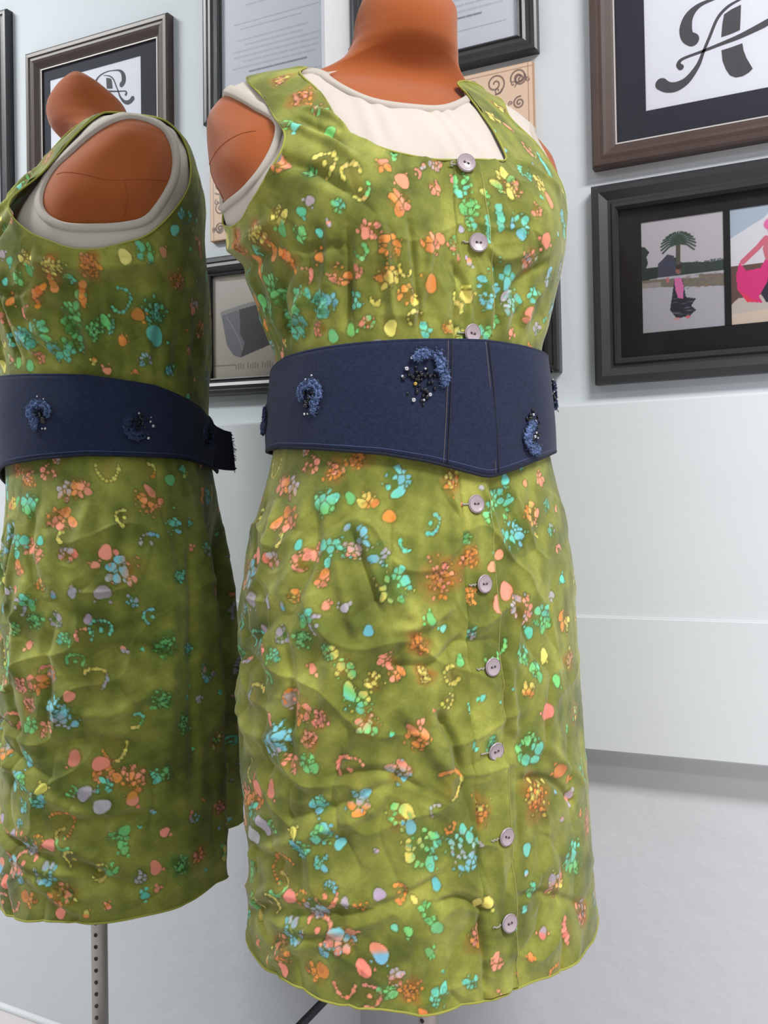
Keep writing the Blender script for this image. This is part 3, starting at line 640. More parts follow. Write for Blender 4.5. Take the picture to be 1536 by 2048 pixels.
# --- batik pattern (colour of the cloth itself)
PAL = dict(P=(238, 150, 122), O=(226, 142, 66), T=(112, 204, 178), M=(120, 200, 118), Y=(222, 208, 104), L=(178, 170, 178), B=(120, 190, 204), G=(84, 140, 60))
bx = fourier(T0*.17, Z0, 14, .02, .07, (0, 3), 21); by = fourier(T0*.17, Z0, 14, .07, .22, (0, 3), 22); bz = fourier(T0*.17, Z0, 10, .006, .018, (0, 3), 23)
mixv = np.clip(.5 + .26*bx + .30*by + .07*bz, 0, 1)[..., None]
COLR = np.array((84, 92, 24), float)*(1-mixv) + np.array((154, 156, 68), float)*mixv
COLR *= (1 + .025*rs.normal(size=T.shape))[..., None]
ncell = 0
def paint(thd, z, R, kind, pal, seed):
    r = np.random.RandomState(seed); t0 = math.radians(thd)
    d, s, _ = surface(np.array([t0, t0+.01]), np.array([z, z])); rad = max(.03, math.hypot(d[1]-d[0], s[1]-s[0])/.01)
    R2 = R*1.7
    i0, i1 = np.searchsorted(zr, z-R2), np.searchsorted(zr, z+R2); j0, j1 = np.searchsorted(vis, t0-R2/rad), np.searchsorted(vis, t0+R2/rad)
    if i1-i0 < 2 or j1-j0 < 2: return
    X = (T0[i0:i1, j0:j1]-t0)*rad; Y = Z0[i0:i1, j0:j1]-z
    if z < -.2: Y = zr[i0:i1, None]-z + 0*X
    c = COLR[i0:i1, j0:j1]; dist = np.hypot(X, Y); ang = np.arctan2(Y, X)
    wob = 1 + .16*np.sin(2*ang+r.uniform(0, 6)) + .10*np.sin(3*ang+r.uniform(0, 6)) + .06*np.sin(5*ang+r.uniform(0, 6))
    rr_ = dist/(R*wob)
    warm = sum(p in 'OPY' for p in pal) >= len(pal)/2
    ha = {'S': .50, 'K': .75, 'B': .35, 'A': .18, 'C': .45}[kind]*np.clip(1.35-rr_, 0, 1)**.8
    hc = np.array((132, 84, 22) if warm else (58, 98, 34), float)
    ha = np.clip(ha*(1+.35*bz[i0:i1, j0:j1]+.25*bx[i0:i1, j0:j1]), 0, .85)
    if kind == 'K' and warm: hc = np.array((160, 98, 34), float)
    c[:] = c*(1-ha[..., None]) + hc*ha[..., None]
    cols = [np.array(PAL[p], float) for p in pal]
    def blob(x, y, a, b, rot, col, hard=.00075, al=1., two=None):
        u = (X-x)*math.cos(rot)+(Y-y)*math.sin(rot); v = -(X-x)*math.sin(rot)+(Y-y)*math.cos(rot)
        an = np.arctan2(v, u); w = 1+.12*np.sin(2*an+seed)+.08*np.sin(3*an+2*seed)
        q = np.hypot(u/a, v/b)/w; e = (1-q)*min(a, b)
        rim = np.clip(1-np.abs(e+.0007)/.0012, 0, 1)*.28; c[:] = c*(1-rim[..., None]) + c*.45*rim[..., None]
        mk = np.clip(e/hard+.5, 0, 1)[..., None]*al
        cc = col if two is None else col*(1-sstep(-.4, .4, v/b)[..., None]) + two*sstep(-.4, .4, v/b)[..., None]
        c[:] = c*(1-mk) + cc*mk
    jit = lambda col: np.clip(col*r.uniform(.9, 1.06) + r.normal(0, 6, 3), 20, 250)
    if kind == 'S':
        seeds = []; sz = []
        for _ in range(500):
            q = r.uniform(-R, R, 2); w_ = .0015 + .0052*r.beta(1.1, 1.7)
            if R < .009: w_ *= .8
            if math.hypot(*q) < R*.98 and all(math.hypot(*(q-p)) > (w_+w2)*r.uniform(.82, 1.15) for p, w2 in zip(seeds, sz)): seeds.append(q); sz.append(w_)
        if not seeds: seeds = [np.zeros(2)]; sz = [R*.6]
        S_ = np.array(seeds); sz = np.array(sz); cand = r.permutation(len(S_)); on = np.ones(len(S_), bool); on[cand[:int(len(S_)*.30)]] = False
        rot = np.arctan2(S_[:, 1], S_[:, 0])*.6 + r.normal(0, .4, len(S_)) + r.uniform(0, 3); el = r.uniform(1.0, 1.55, len(S_))
        dx = X[..., None]-S_[:, 0]; dy = Y[..., None]-S_[:, 1]
        uu = (dx*np.cos(rot)+dy*np.sin(rot))/el; vv_ = (-dx*np.sin(rot)+dy*np.cos(rot))*np.sqrt(el)
        an = np.arctan2(vv_, uu); D = np.hypot(uu, vv_)/(1+.10*np.sin(2*an+S_[:, 0]*4e3)+.08*np.sin(3*an+S_[:, 1]*4e3)) - sz
        idx = D.argmin(-1); F1 = D.min(-1)
        D2 = np.partition(D, 1, -1)[..., 1] if len(S_) > 1 else F1+1
        e = np.minimum((D2-F1)*.5-.00042, .0004-F1)
        gdir = r.uniform(0, 6.28); pr = (S_[:, 0]*math.cos(gdir)+S_[:, 1]*math.sin(gdir))/R*.5+.5
        pos = np.clip(pr*len(cols)-.5+r.normal(0, .22, len(S_)), 0, len(cols)-1)
        pos2 = np.clip(pos[idx] + ((X*math.cos(gdir)+Y*math.sin(gdir)) - pr[idx]*2*R + R)/R*.5*len(cols), 0, len(cols)-1)
        k0 = np.floor(pos2).astype(int); k1 = np.minimum(k0+1, len(cols)-1); fr_ = (pos2-k0)[..., None]; ca = np.array(cols)
        bri = r.uniform(.90, 1.06, len(S_))[idx][..., None]
        cc = (ca[k0]*(1-fr_)+ca[k1]*fr_)*bri
        rim = np.clip(1-np.abs(e+.0006)/.0013, 0, 1)*on[idx]*.34; c[:] = c*(1-rim[..., None]) + c*np.array((.5, .5, .5))*rim[..., None]
        mk = (np.clip(e/.0007+.4, 0, 1)*on[idx])[..., None]
        c[:] = c*(1-mk) + cc*mk
        for _ in range(int(10*R/.012)):
            a0 = r.uniform(0, 6.28); q = R*r.uniform(.7, 1.35); a = r.uniform(.0005, .0012); blob(q*math.cos(a0), q*math.sin(a0), a, a*r.uniform(.8, 1.6), a0, jit(cols[r.randint(len(cols))]), al=.8)
    elif kind == 'K':
        for _ in range(int(26*(R/.012)**1.4)+6):
            q = r.normal(0, R*.42, 2); a = r.uniform(.0007, .0022); blob(q[0], q[1], a, a*r.uniform(.7, 1.5), r.uniform(0, 3), jit(cols[r.randint(len(cols))]), al=r.uniform(.6, 1))
    elif kind == 'B':
        two = jit(cols[1]) if len(cols) > 1 else None
        blob(0, 0, R*r.uniform(.8, 1), R*r.uniform(.8, 1.15), r.uniform(-.5, .5), jit(cols[0]), two=two)
        for _ in range(r.randint(0, 4)):
            a0 = r.uniform(0, 6.28); q = R*r.uniform(1.25, 1.6); a = r.uniform(.001, .002); blob(q*math.cos(a0), q*math.sin(a0), a, a, 0, jit(cols[0]))
    elif kind == 'A':
        a0 = r.uniform(0, 6.28); span = r.uniform(2.5, 4.6); nn = max(5, int(R*span/.0042))
        for i in range(nn):
            aa = a0+span*i/nn; q = R*(1+.1*math.sin(3*aa)); a = r.uniform(.0010, .0026); blob(q*math.cos(aa), q*math.sin(aa), a*1.2, a*.85, aa+1.57, jit(cols[min(len(cols)-1, int(len(cols)*i/nn))]))
        if r.uniform() < .5: blob(0, 0, R*.22, R*.22, 0, jit(cols[0]))
    elif kind == 'C':
        x = y = 0.; a0 = r.uniform(1.2, 2.0); x, y = -R*math.cos(a0), -R*math.sin(a0)
        for i in range(int(2*R/.005)+2):
            a = r.uniform(.0022, .0045); blob(x, y, a, a*1.1, r.uniform(0, 3), jit(cols[r.randint(len(cols))])); x += .005*math.cos(a0); y += .005*math.sin(a0); a0 += r.normal(0, .35)
MOTIFS = "-400,14,141,S,TB -540,-42,168,S,BLP -455,-54,112,S,LB -405,-84,196,S,TMY -230,-78,228,K,PO 80,-12,178,S,TM 135,-44,180,S,TB 260,-24,133,S,OYP 70,-98,109,B,P 130,-118,169,S,PL 255,-130,163,S,TM -480,-126,60,B,B -280,-118,61,B,M -230,-128,43,B,T -655,-52,94,S,P -620,-76,84,S,OP -420,-154,84,S,P -325,-140,122,K,O -395,-166,74,S,PO -545,-160,102,S,YM -460,-174,93,S,Y -510,-190,130,S,TMY -815,10,123,S,OL -765,-20,106,S,OP -715,-46,57,B,T -845,-60,59,B,P -980,-58,41,B,P -910,-72,50,B,P -955,-86,61,B,L -830,-102,59,B,L -715,-94,76,S,OY 190,-180,101,S,TM -330,-324,206,S,TMY -185,-330,228,S,BLT -480,-212,121,S,MP -525,-282,121,S,OLB -390,-256,112,S,PB -330,-222,140,S,OP 130,-254,179,S,MT 285,-282,93,B,O 145,-298,210,K,OY -85,-288,154,K,YO -400,-296,130,S,YM 355,-372,210,S,TM 235,-386,153,S,YPL 90,-346,69,B,T -330,-380,94,S,M -305,-394,61,B,M -480,-418,93,B,BP -525,-434,79,B,P -435,-438,84,S,PL -615,-418,112,S,BL -390,-450,121,K,O -305,-456,103,S,T -190,-450,72,S,T 275,-436,124,C,P 150,-428,65,B,PL 225,-476,173,A,O -60,-460,117,A,P 440,-496,75,S,LT 100,-384,70,S,MT -70,-368,73,B,Y -150,-380,48,B,Y -580,-322,61,B,B -635,-342,85,S,TB -705,-330,105,S,MT -720,-320,67,B,Y -860,-324,99,B,L -920,-304,131,S,PO -825,-286,98,B,P -635,-290,103,S,BT -620,-308,66,B,B -795,-376,117,A,MY -630,-372,122,A,P -695,-382,95,A,O -575,-376,56,B,L -615,-364,66,S,B -475,-366,74,B,L -415,-364,84,A,O -370,-370,37,B,Y -295,-358,52,B,B -715,-412,86,A,Y -650,-404,132,A,P -560,-402,65,B,P -435,-394,42,B,T -395,-396,51,B,M -330,-416,47,B,M -795,-440,127,K,GY -665,-446,113,S,O -580,-452,112,A,P -510,-458,112,A,P -465,-452,84,S,M -360,-468,51,B,O -425,-476,84,S,MT -530,-376,65,A,O -240,-308,57,A,O -285,-292,66,A,L -230,-270,142,A,YO -540,-254,139,A,P -655,-228,94,K,P -765,-228,145,S,B -685,-202,132,S,PO -740,-194,77,B,L -810,-216,68,B,P -620,-208,103,K,P -370,-304,65,B,B -220,-196,76,A,Y -95,-228,48,B,T -5,-228,78,K,TM 230,-222,102,B,P 305,-196,83,B,M 250,-168,71,B,Y 405,-138,137,S,YO 425,-180,127,K,YP 450,-236,107,K,YM 415,-94,63,B,T 330,-108,52,B,L 175,-142,70,B,T -170,-160,48,B,M -200,-172,95,A,Y -40,-186,39,B,T 45,-62,59,B,P -65,-50,126,K,O -130,-64,87,K,P -75,-124,68,K,LT -85,-32,68,K,M -275,-28,104,A,T -360,-46,75,A,T -425,-20,75,B,O -500,-4,85,S,OY -560,-2,56,B,M -625,24,123,K,OP -535,34,113,K,O -730,30,116,S,P -770,46,68,S,LP -650,-4,38,B,L -805,-42,68,A,Y -765,-132,96,S,L -865,-150,99,A,PT -685,-134,113,K,M -625,-120,103,A,L -830,-178,98,A,M -650,-162,56,B,P -605,-102,47,B,P -550,-104,56,B,L -600,-144,65,S,M 115,12,60,B,TB 240,8,41,B,P 355,12,83,S,P 380,-16,73,S,T 390,-42,73,S,TL 425,-64,64,A,P 15,-150,88,A,M 125,-162,109,S,TM 130,-198,80,S,OY -300,-170,103,K,Y -680,384,135,K,OP -780,410,98,K,YP -610,368,86,S,PM -675,342,56,B,T -715,348,85,A,M -570,340,65,B,M -570,302,109,A,Y -705,302,65,S,PO -620,296,64,K,M -485,292,91,A,Y -380,300,73,S,PO -310,288,73,B,P -330,268,110,S,PO -170,286,75,S,P -255,296,56,A,P -455,276,90,A,YM -440,242,91,S,P -525,262,63,S,TM -460,238,55,B,P -735,264,84,S,Y -805,244,152,C,O -745,224,113,C,O -680,244,74,S,M -610,242,46,B,T -875,208,108,S,M -865,194,118,S,GM -730,188,124,S,MT -570,206,102,S,PO -510,206,55,S,P -635,184,122,S,TB -690,160,77,S,P -895,172,70,A,Y -560,156,57,B,M -385,228,119,S,O -405,202,111,S,YO -335,208,65,A,Y -335,186,102,S,YO -230,232,102,S,PO -240,196,84,B,O -405,156,75,B,Y -305,164,84,A,Y -490,162,66,S,PM -180,238,66,B,P -100,234,95,S,PM -30,260,38,B,L 25,280,104,S,M 15,264,66,S,MT -70,296,47,B,P 85,260,95,C,T 155,256,115,S,TB 85,204,194,S,TB 150,184,128,S,LT 60,168,78,S,TM 205,226,108,K,LP 270,246,79,B,P 230,272,78,S,P 325,288,79,B,P 130,296,134,S,YM 245,312,88,S,T 450,336,134,C,T 160,290,96,S,YP 300,302,89,S,Y 560,342,75,S,Y 355,374,51,B,P 400,350,92,A,PY 305,382,72,S,Y 430,404,74,K,Y 0,302,114,S,MT -155,310,75,S,PL 255,196,70,S,T 355,214,81,S,BL 250,176,80,S,P 375,166,62,S,L -35,198,67,B,Y -95,184,95,A,Y -165,158,66,S,OY -265,154,57,S,T -1005,196,102,S,T -920,224,79,B,M -955,260,59,B,P -885,240,68,S,TM -530,182,75,S,T -455,182,47,A,Y -485,224,64,A,M -620,270,55,B,L -770,172,77,S,TB -1310,322,125,S,TB -1265,302,79,B,T -1150,274,110,S,MT -1080,266,87,B,Y -1220,276,56,B,P -1295,250,114,K,PO -1420,230,107,S,PL -1060,222,133,A,T -1000,200,67,B,M -1200,214,171,K,T -1205,188,126,B,T -1130,208,79,B,O -665,180,101,S,T -810,168,146,S,TM -865,174,112,S,TM -1065,180,57,B,O -955,190,123,K,M -1165,160,81,S,BL -1290,152,94,K,BT -1485,204,109,S,PO -1410,178,84,S,P -635,152,68,B,M -995,146,57,B,P -865,14,112,S,OP -805,-22,133,S,OP -1125,-2,171,S,OP -1240,22,82,B,M -975,34,136,A,Y -645,-6,147,S,TM -1020,-20,101,A,Y -605,-52,136,S,T -700,-62,89,S,P -815,-60,88,S,PL -945,-58,100,B,P -1005,-78,189,S,PB -670,-112,89,S,TM -930,-102,99,B,L -1025,-112,78,S,BL -590,-146,79,S,YM -875,-132,66,B,L -915,-144,132,A,T -800,-154,99,S,TM -1125,-164,146,K,GM -725,-194,110,A,PO -895,-198,143,A,YL -795,-242,154,S,LB -725,-254,100,S,P -665,-250,89,S,M -955,-276,144,A,YO -1105,-226,135,K,M -910,-292,99,B,P -1005,-312,189,S,OP -925,-316,88,S,T -1100,-310,113,S,MT -630,-314,101,S,MT -695,-334,100,S,BT -815,-322,66,A,M -915,-338,122,B,L -1010,-334,89,B,PO -780,-362,166,A,O -665,-386,112,S,BL -745,-384,89,B,P -965,-376,122,S,M -985,-392,56,B,M -1115,-380,68,B,P -735,-416,144,S,LB -780,-438,133,S,OP -830,-398,122,A,Y -585,-410,148,S,PB -905,-412,111,A,Y -940,-410,78,S,M -1030,-426,78,S,L -1080,-418,79,B,P -1165,-424,149,K,M -1250,-422,117,K,OP -1045,-448,56,B,T -780,-460,66,B,P -1085,-444,45,B,P -1205,-88,115,K,T -1225,-174,115,K,TB -1215,-30,116,S,TB -1370,-62,84,S,TL -1195,-258,126,K,M -965,254,141,K,O -840,252,130,K,Y -740,250,55,B,M -925,224,99,C,O -625,222,56,B,O -700,208,89,A,P -655,262,55,B,T"
placed = []
for i, m in enumerate(MOTIFS.split()):
    a, z, R, k, pal = m.split(','); placed.append((float(a)/10, float(z)/1000, float(R)*(.82e-4 if k == 'S' else .9e-4), k, pal))
rf = np.random.RandomState(77); base = list(placed); pals = ['TB', 'TM', 'PO', 'O', 'YM', 'LB', 'P', 'M', 'T', 'YO', 'LP', 'TMY', 'BLP', 'L', 'OYP']
tries = 0; PXY = [(p[0]*math.pi/180*.18, p[1], p[2]) for p in placed]
while tries < 9000 and len(placed) < 760:
    tries += 1
    a = rf.uniform(-180, 180); z = rf.uniform(-.49, .44); kind = 'SSBBBBBKKAC'[rf.randint(11)]
    R = {'S': rf.uniform(.006, .015), 'B': rf.uniform(.0012, .0042), 'K': rf.uniform(.007, .014), 'A': rf.uniform(.007, .014), 'C': rf.uniform(.006, .011)}[kind]
    x = a*math.pi/180*.18
    if all((x-q[0])**2+(z-q[1])**2 > (1.2*(R+q[2])+.006)**2 for q in PXY):
        placed.append((a, z, R, kind, pals[rf.randint(len(pals))])); PXY.append((x, z, R))
for i, (a, z, R, k, pal) in enumerate(placed): paint(a, z, R, k, pal, 100+i)
COLL = nplin(np.clip(COLR, 0, 255))
M_CLOTH = mat('batik_cotton', None, .78, attr='Col', bump=.10, bscale=900, sheen=.2, spec=.3)
M_TRIMG = mat('olive_edge', (150, 150, 62), .8, noise=.12, nscale=40, bump=.1, bscale=700)
F = wrap_faces(NR, NCc); kk = keep.ravel(); F = F[kk[F].all(1)]
rowof = F[:, 0] // NCc; wz = np.searchsorted(zr, .10)
for nm, sel in (('bodice', rowof >= wz), ('skirt', rowof < wz)):
    V, F_, C_ = compact(P.reshape(-1, 3), F[sel], COLL.reshape(-1, 3)); mesh_np(nm, V, F_, M_CLOTH, dress, True, C_)
def sample_idx(thd, z):
    return int(np.clip(np.searchsorted(zr, z), 0, NR-1)), int(np.clip(np.searchsorted(vis, math.radians(thd)), 0, NCc-1))
def edge_tube(loop, r, name, closed=True):
    b = MB(); q = []
    for a, z in loop:
        if a > 180: a -= 360
        gp = math.exp(-((z-.312)/.032)**2)*float(sstep(-92, -78, np.float64(a)))*(1-float(sstep(-55, -40, np.float64(a)))) if name == 'armhole_edge' else 0.
        q.append(at(a, z, .0002 + .015*gp)[0])
    b.tube(q, r, 6, closed); return b.build(name, M_TRIMG, dress, True)
def resample(L, closed, n):
    A_ = np.array(L + ([L[0]] if closed else [])); s = np.r_[0, np.cumsum(np.hypot(np.diff(A_[:, 0])*.003, np.diff(A_[:, 1])))]
    u = np.linspace(0, s[-1], n, endpoint=not closed); return list(zip(np.interp(u, s, A_[:, 0]), np.interp(u, s, A_[:, 1])))
edge_tube(resample(ARM_D, True, 160), .0011, 'armhole_edge'); edge_tube(resample(other(ARM_D), True, 160), .0011, 'armhole_edge')
edge_tube(resample(curve_pts(ND), False, 260)[:-1], .0011, 'neckline_edge')
b = MB(); b.tube([P[0, j] for j in range(0, NCc, 3)], .0012, 6, True); b.build('hem_edge', M_TRIMG, dress, True)
# front placket: a second layer of the same cloth over the front
def placket(name, z0, z1, L, Rr):
    zz = np.arange(z0, z1, .00125); u = np.linspace(0, 1, 30)
    i = np.clip(np.searchsorted(zr, zz), 0, NR-1); v = []; cols = []
    for a, iz in zip(zz, i):
        aL, aR = np.interp(a, *L), np.interp(a, *Rr)
        tt = np.radians(aL + (aR-aL)*u); jj = np.clip(np.searchsorted(vis, tt), 1, NCc-1); j2 = np.clip(np.searchsorted(vis, tt+math.radians(4.5)), 0, NCc-1)
        w = ((tt-vis[jj-1])/(vis[jj]-vis[jj-1]))[:, None]
        Q = P[iz, jj-1]*(1-w)+P[iz, jj]*w
        lift = .0018*np.clip(np.minimum(u/.06, 1), 0, 1) + .0010*u; lift[-1] = -.0002; lift[0] = -.0003
        lift[-2] = .0028
        v.append(Q + NRM[iz, jj]*lift[:, None]); cols.append(COLL[min(iz+9, NR-1), j2]*1.08)
    v = np.concatenate(v); n = len(u); k = (np.arange(len(zz)-1)[:, None]*n + np.arange(n-1)[None]).ravel()
    return mesh_np(name, v, np.stack([k, k+1, k+1+n, k+n], 1), M_CLOTH, dress, True, np.concatenate(cols))
LS = ([-.5, -.42, -.30, -.10, .0, .1, .16, .24, .30, .34], [-14, -14, -13.6, -13.6, -14, -14, -14, -10.5, -7.5, -6.5])
RS_ = ([-.5, -.42, -.30, -.10, .0, .1, .16, .24, .30, .34], [2.6, 1.8, 1.6, 2, 1.2, 3, 6, 4.5, 5, 4.5])
placket('placket', -.4685, .03, LS, RS_); placket('placket', .13, .3135, LS, RS_)
# topstitch along the placket
M_THREAD = mat('pale_thread', (168, 162, 96), .8); M_BTN = mat('shell_button', (168, 154, 160), .32, noise=.10, nscale=90, coat=.4)
M_BTNR = mat('shell_button_rim', (120, 106, 114), .4, noise=.1, nscale=90); M_HOLE = mat('button_hole', (38, 32, 36), .9)
def on_dress(thd, z, lift):
    i, j = sample_idx(thd, z); return Vector(P[i, j]) + Vector(NRM[i, j])*lift, Vector(NRM[i, j])
b = MB(); b.tube([on_dress(float(np.interp(z, *RS_))-1.0, z, .0030)[0] for z in np.arange(-.466, .02, .004)], .00035, 5); b.build('topstitch', M_THREAD, dress, True)
b = MB(); b.tube([on_dress(float(np.interp(z, *RS_))-1.0, z, .0030)[0] for z in np.arange(.15, .305, .004)], .00035, 5); b.build('topstitch', M_THREAD, dress, True)
BUT = [(-2.0, .3095), (-1.5, .236), (-6.0, .152), (-7.0, -.012), (-5.5, -.09), (-4.5, -.17), (-3.5, -.248), (-2.5, -.326), (-3.0, -.404)]
for a, z in BUT:
    p, nn = on_dress(a, z, .0036); nn = (nn + Vector((rs.normal()*.06, rs.normal()*.06, rs.normal()*.08))).normalized()
    rot = nn.to_track_quat('Z', 'Y').to_matrix().to_4x4(); rot.translation = p
    bb = MB(); bb.lathe([(.0005, 0), (.0078, 0), (.0090, .0008), (.0092, .0018), (.0086, .0026), (.0076, .0027), (.0068, .0021), (.0005, .0019)], 28)
    o = bb.build('button', M_BTN, dress, True); o.matrix_local = rot
    r_ = MB(); r_.tube([(.0082*math.cos(t), .0082*math.sin(t), .0024) for t in np.linspace(0, 6.283, 28, endpoint=False)], .0005, 5, True); r_.build('rim', M_BTNR, o, True)
    aa = rs.uniform(-.5, .3)
    for sg in (-1, 1):
        h = MB(); h.lathe([(.0011, .0018), (.0011, .00225)], 12, sg*.0020*math.cos(aa), sg*.0020*math.sin(aa)); h.build('hole', M_HOLE, o)
    t_ = MB(); t_.tube([(-.0020*math.cos(aa), -.0020*math.sin(aa), .0023), (0, 0, .0029), (.0020*math.cos(aa), .0020*math.sin(aa), .0023)], .0003, 5); t_.build('thread', mat('lilac_thread', (120, 108, 120), .8), o)
    # buttonhole stitching beside it
    s_ = MB(); q = [on_dress(a-x, z+.0005*math.sin(x*4), .0028)[0] for x in np.linspace(3.2, 7.0, 8)]; s_.tube(q, .0009, 6); s_.build('buttonhole', mat('grey_thread', (150, 146, 132), .85), dress, True)

# --- denim belt
belt = tag(empty('denim_belt', AXIS + (0,), FACE), 'wide dark blue denim belt with frayed flowers and beads', 'belt')
M_DENIM = mat('dark_denim', (28, 36, 61), .85, noise=.38, nscale=260, bump=.25, bscale=800, sheen=.1, spec=.2, stretch=(1, 1, 1.6))
M_DENIMD = mat('denim_seam', (21, 25, 43), .9, noise=.2, nscale=200)
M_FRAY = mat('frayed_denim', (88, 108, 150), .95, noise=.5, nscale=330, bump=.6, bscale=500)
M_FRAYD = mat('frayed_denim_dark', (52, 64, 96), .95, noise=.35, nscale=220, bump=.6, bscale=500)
M_JET = mat('jet_bead', (18, 18, 22), .12); M_CRYS = mat('crystal_bead', (214, 216, 220), .08, metal=.85); M_TOPAZ = mat('topaz_bead', (196, 160, 84), .12, metal=.6)
ztop = lambda a: np.interp(np.abs(a), [0, 40, 90, 120, 150, 165, 180], [.1465, .1435, .1405, .1310, .1100, .096, .084])
def zbot(a):
    a = np.abs(a); return np.interp(a, [0, 4, 14, 28, 45, 70, 90, 130, 160, 180], [.0150, .0160, .0215, .0300, .0380, .0450, .0490, .0470, .0370, .0310])
ba = np.linspace(-180, 180, 361)[:-1]; uv_ = np.linspace(0, 1, 22)
def belt_pts(ad, off):
    ad = np.atleast_1d(ad); a2 = (ad+180) % 360-180
    pt, nt = grid_pos(np.radians(a2)[None], ztop(a2)[None], off); pb_, nb = grid_pos(np.radians(a2)[None], zbot(a2)[None], off)
    return pt[0], pb_[0], unit(nt[0]+nb[0])
pt, pb_, nn_ = belt_pts(ba, .0065)
rows = [pb_*(1-u)+pt*u + nn_*(.0022*math.sin(math.pi*u)) for u in uv_]
rows = [r + nn_*(.0007*np.sin(np.radians(ba)*9+4*u)*math.sin(math.pi*u))[:, None] for r, u in zip(rows, uv_)]
Vb = np.concatenate(rows); o = mesh_np('band', Vb, wrap_faces(len(uv_), 360), M_DENIM, belt)
so = o.modifiers.new('thickness', 'SOLIDIFY'); so.thickness = .0026; so.offset = 0
def on_belt(a, u, lift=0.):
    pt, pb_, nn = belt_pts(a, .0065); p = pb_[0]*(1-u)+pt[0]*u+nn[0]*(.0022*math.sin(math.pi*u)+.0013+lift); return Vector(p), Vector(nn[0])
def ub(a, z): return float((z-zbot(a))/(ztop(a)-zbot(a)))
for (a0, a1) in ((-21, -16.5), (5, 1.5)):
    b = MB(); b.tube([on_belt(a0+(a1-a0)*u, u, .0002)[0] for u in np.linspace(.02, .99, 20)], .0010, 6); b.build('seam', M_DENIMD, belt, True)
    b = MB(); b.tube([on_belt(a0+(a1-a0)*u-1.6, u, -.0001)[0] for u in np.linspace(.02, .99, 20)], .0004, 5); b.build('topstitch', mat('brown_thread', (96, 88, 84), .9), belt, True)
b = MB(); b.tube([on_belt(a, .05, -.0001)[0] for a in np.linspace(-176, 178, 150)], .00038, 5, True); b.build('topstitch', mat('blue_thread', (70, 82, 120), .9), belt, True)
b = MB(); b.tube([on_belt(a, .005, -.0013)[0] for a in np.linspace(-180, 178, 180)], .0019, 6, True); b.build('bottom_edge', M_DENIMD, belt, True)
b = MB(); b.tube([on_belt(a, .995, -.0013)[0] for a in np.linspace(-180, 178, 180)], .0017, 6, True); b.build('top_edge', M_DENIM, belt, True)
def flower(a, z, arcs, beads, seed, label):
    """arcs: (cx, cy, radius, a0, a1, thickness) ruffles in mm; beads: (x, y, r, kind) in mm"""
    r = np.random.RandomState(seed); p, n = on_belt(a, ub(a, z)); ex = Vector((0, 0, 1)).cross(n).normalized(); ey = n.cross(ex)
    W3 = lambda x, y, h: p + ex*x*.001 + ey*y*.001 + n*(h*.001 - (x*.001)**2/.30)
    root = None
    for q, (cx, cy, R, a0, a1, tk, mt) in enumerate(arcs):
        b = MB()
        for layer in range(9):
            pts = []; o1, o2 = r.uniform(-.55, .55, 2); ph = r.uniform(0, 6); t0, t1 = sorted(r.uniform(0, 1, 2)); t0 *= .6; t1 = max(t1, t0+.4)
            for t in np.linspace(t0, min(1, t1), 22):
                an = math.radians(a0+(a1-a0)*t); rr = R + o1*tk + .14*tk*math.sin(t*34+ph) + .2*tk*r.normal()*.35
                pts.append(W3(cx+rr*math.cos(an), cy+rr*math.sin(an), .8+tk*(.35+.3*o2)+.12*tk*math.sin(t*29+2*ph)))
            b.tube(pts, tk*.0003, 5, False, lambda t, k=ph: tk*.00019*(.55+.6*abs(math.sin(t*19+k))))
        for _ in range(190):
            an = math.radians(r.uniform(a0, a1)); rr = R+r.uniform(-.75, .75)*tk; l = r.uniform(1.0, 3.6); dr = r.choice((-1, 1)); sk = r.uniform(-.9, .9)
            x, y = cx+rr*math.cos(an), cy+rr*math.sin(an); h = r.uniform(.4, tk*.75)
            b.tube([W3(x, y, h), W3(x+dr*l*.5*math.cos(an+sk), y+dr*l*.5*math.sin(an+sk), h+r.uniform(0, 1.3)), W3(x+dr*l*math.cos(an+2*sk), y+dr*l*math.sin(an+2*sk), h+r.uniform(-.2, .9))], .00024, 4)
        o = b.build('frayed_flower' if root is None else 'petal', mt, belt if root is None else root, True)
        if root is None:
            root = o; root['label'] = label
    ico = MB()
    bm = bmesh.new(); bmesh.ops.create_icosphere(bm, subdivisions=2, radius=1); me = bpy.data.meshes.new('bead'); bm.to_mesh(me); bm.free()
    me.polygons.foreach_set('use_smooth', np.ones(len(me.polygons), bool)); cache = {}
    for x, y, rad, kd in beads:
        mt = {'j': M_JET, 'c': M_CRYS, 't': M_TOPAZ}[kd]
        if kd not in cache: cache[kd] = me.copy(); cache[kd].materials.append(mt)
        o = bpy.data.objects.new('bead', cache[kd]); COL.objects.link(o); o.parent = root
        o.location = W3(x, y, rad*.6); o.scale = (rad*.001,)*3
    bpy.data.meshes.remove(me)
def jets(n, cx, cy, sx, sy, seed):
    r = np.random.RandomState(seed); return [(cx+r.normal()*sx, cy+r.normal()*sy, r.uniform(1.3, 2.3), 'j') for _ in range(int(n*1.7))]
flower(-71, .0965, [(1, 1, 10, -70, 110, 6, M_FRAY), (-5, 3, 7, 60, 230, 5, M_FRAY), (0, -12, 6, -60, 80, 5, M_FRAY)],
       jets(12, -4, -3, 4, 7, 1)+[(-9, 8, 1.2, 'c'), (-8, -17, 1.5, 'c'), (-4, -17, 1.2, 'c'), (-6, 16, 1.2, 'c'), (2, 19, 1.2, 'c'), (-12, 0, 1., 'c')], 1, 'frayed blue flower on the side of the belt')
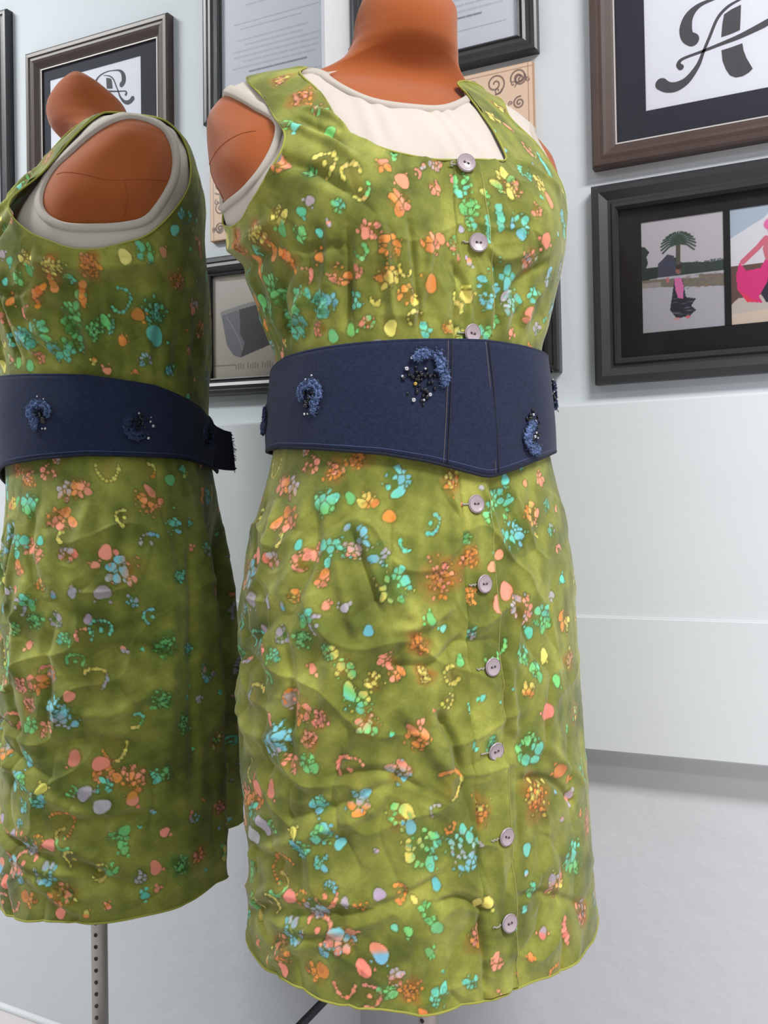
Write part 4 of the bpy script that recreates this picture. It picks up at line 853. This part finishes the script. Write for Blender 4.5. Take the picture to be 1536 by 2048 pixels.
flower(-28.5, .1150, [(4, 5, 12, -45, 70, 7, M_FRAY), (-2, 8, 8, 40, 170, 6, M_FRAY), (14, -6, 6, -80, 60, 6, M_FRAY)],
       jets(22, -4, -8, 7, 8, 2)+[(-18, 2, 2.3, 'c'), (-22, -5, 1.5, 'c'), (-13, 12, 1.5, 'c'), (-10, -12, 2.0, 't'), (-12, -27, 2.4, 'c'), (4, -22, 2.2, 'c'), (-2, -27, 1.5, 'c'), (-16, -4, 1.4, 'j'), (0, 2, 1.4, 'c')], 2, 'largest frayed blue flower, beaded, near the belt front')
flower(25.5, .0570, [(-2, -4, 9, 90, 280, 7, M_FRAY), (2, -10, 7, 180, 350, 6, M_FRAY), (-3, 5, 5, 20, 200, 5, M_FRAY)],
       jets(16, 2, 8, 6, 9, 3)+[(6, 2, 1.6, 'c'), (3, -2, 2.0, 'c'), (0, 20, 1.7, 'c'), (5, 14, 1.3, 'c'), (9, -3, 1.4, 'c'), (-4, 13, 1.3, 'j')], 3, 'frayed blue flower low on the front of the belt')
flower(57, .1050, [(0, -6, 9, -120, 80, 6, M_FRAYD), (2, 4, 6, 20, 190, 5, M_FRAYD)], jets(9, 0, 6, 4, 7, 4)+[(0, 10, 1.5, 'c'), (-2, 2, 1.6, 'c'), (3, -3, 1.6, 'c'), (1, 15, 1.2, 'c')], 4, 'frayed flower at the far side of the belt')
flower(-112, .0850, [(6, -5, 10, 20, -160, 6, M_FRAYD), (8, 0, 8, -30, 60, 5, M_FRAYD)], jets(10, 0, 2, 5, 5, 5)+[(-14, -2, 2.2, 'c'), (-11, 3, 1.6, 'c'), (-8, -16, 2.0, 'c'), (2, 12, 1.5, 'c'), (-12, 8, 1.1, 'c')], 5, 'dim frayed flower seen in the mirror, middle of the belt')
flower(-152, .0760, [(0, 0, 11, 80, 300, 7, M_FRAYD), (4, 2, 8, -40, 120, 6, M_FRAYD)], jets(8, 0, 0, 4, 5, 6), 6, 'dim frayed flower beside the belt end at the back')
# frayed overlapping end at the back
p0, n0 = on_belt(-166, .5); b = MB(); V4 = []
for a, lift in ((-163, 0.), (-170, .004), (-176, .012), (-180, .021)):
    for u in (.02, .98):
        q, n = on_belt(a, u, lift); V4 += [q + n*.0018, q - n*.0018]
F4 = []
for i in range(3):
    k = i*4; F4 += [(k, k+4, k+6, k+2), (k+1, k+3, k+7, k+5), (k+2, k+6, k+7, k+3), (k, k+1, k+5, k+4)]
F4 += [(0, 2, 3, 1), (12, 13, 15, 14)]; b.add(V4, F4); b.build('belt_end', M_DENIMD, belt)
b = MB(); r = np.random.RandomState(9)
for _ in range(60):
    u = r.uniform(0, 1); q, n = on_belt(-180, u, .021); t = Vector((0, 0, 1)).cross(n)
    b.tube([q, q + n*r.uniform(-.001, .004) + t*r.uniform(.001, .004) + Vector((0, 0, r.uniform(-.003, .002)))], .0004, 4)
b.build('fringe', M_FRAYD, belt)
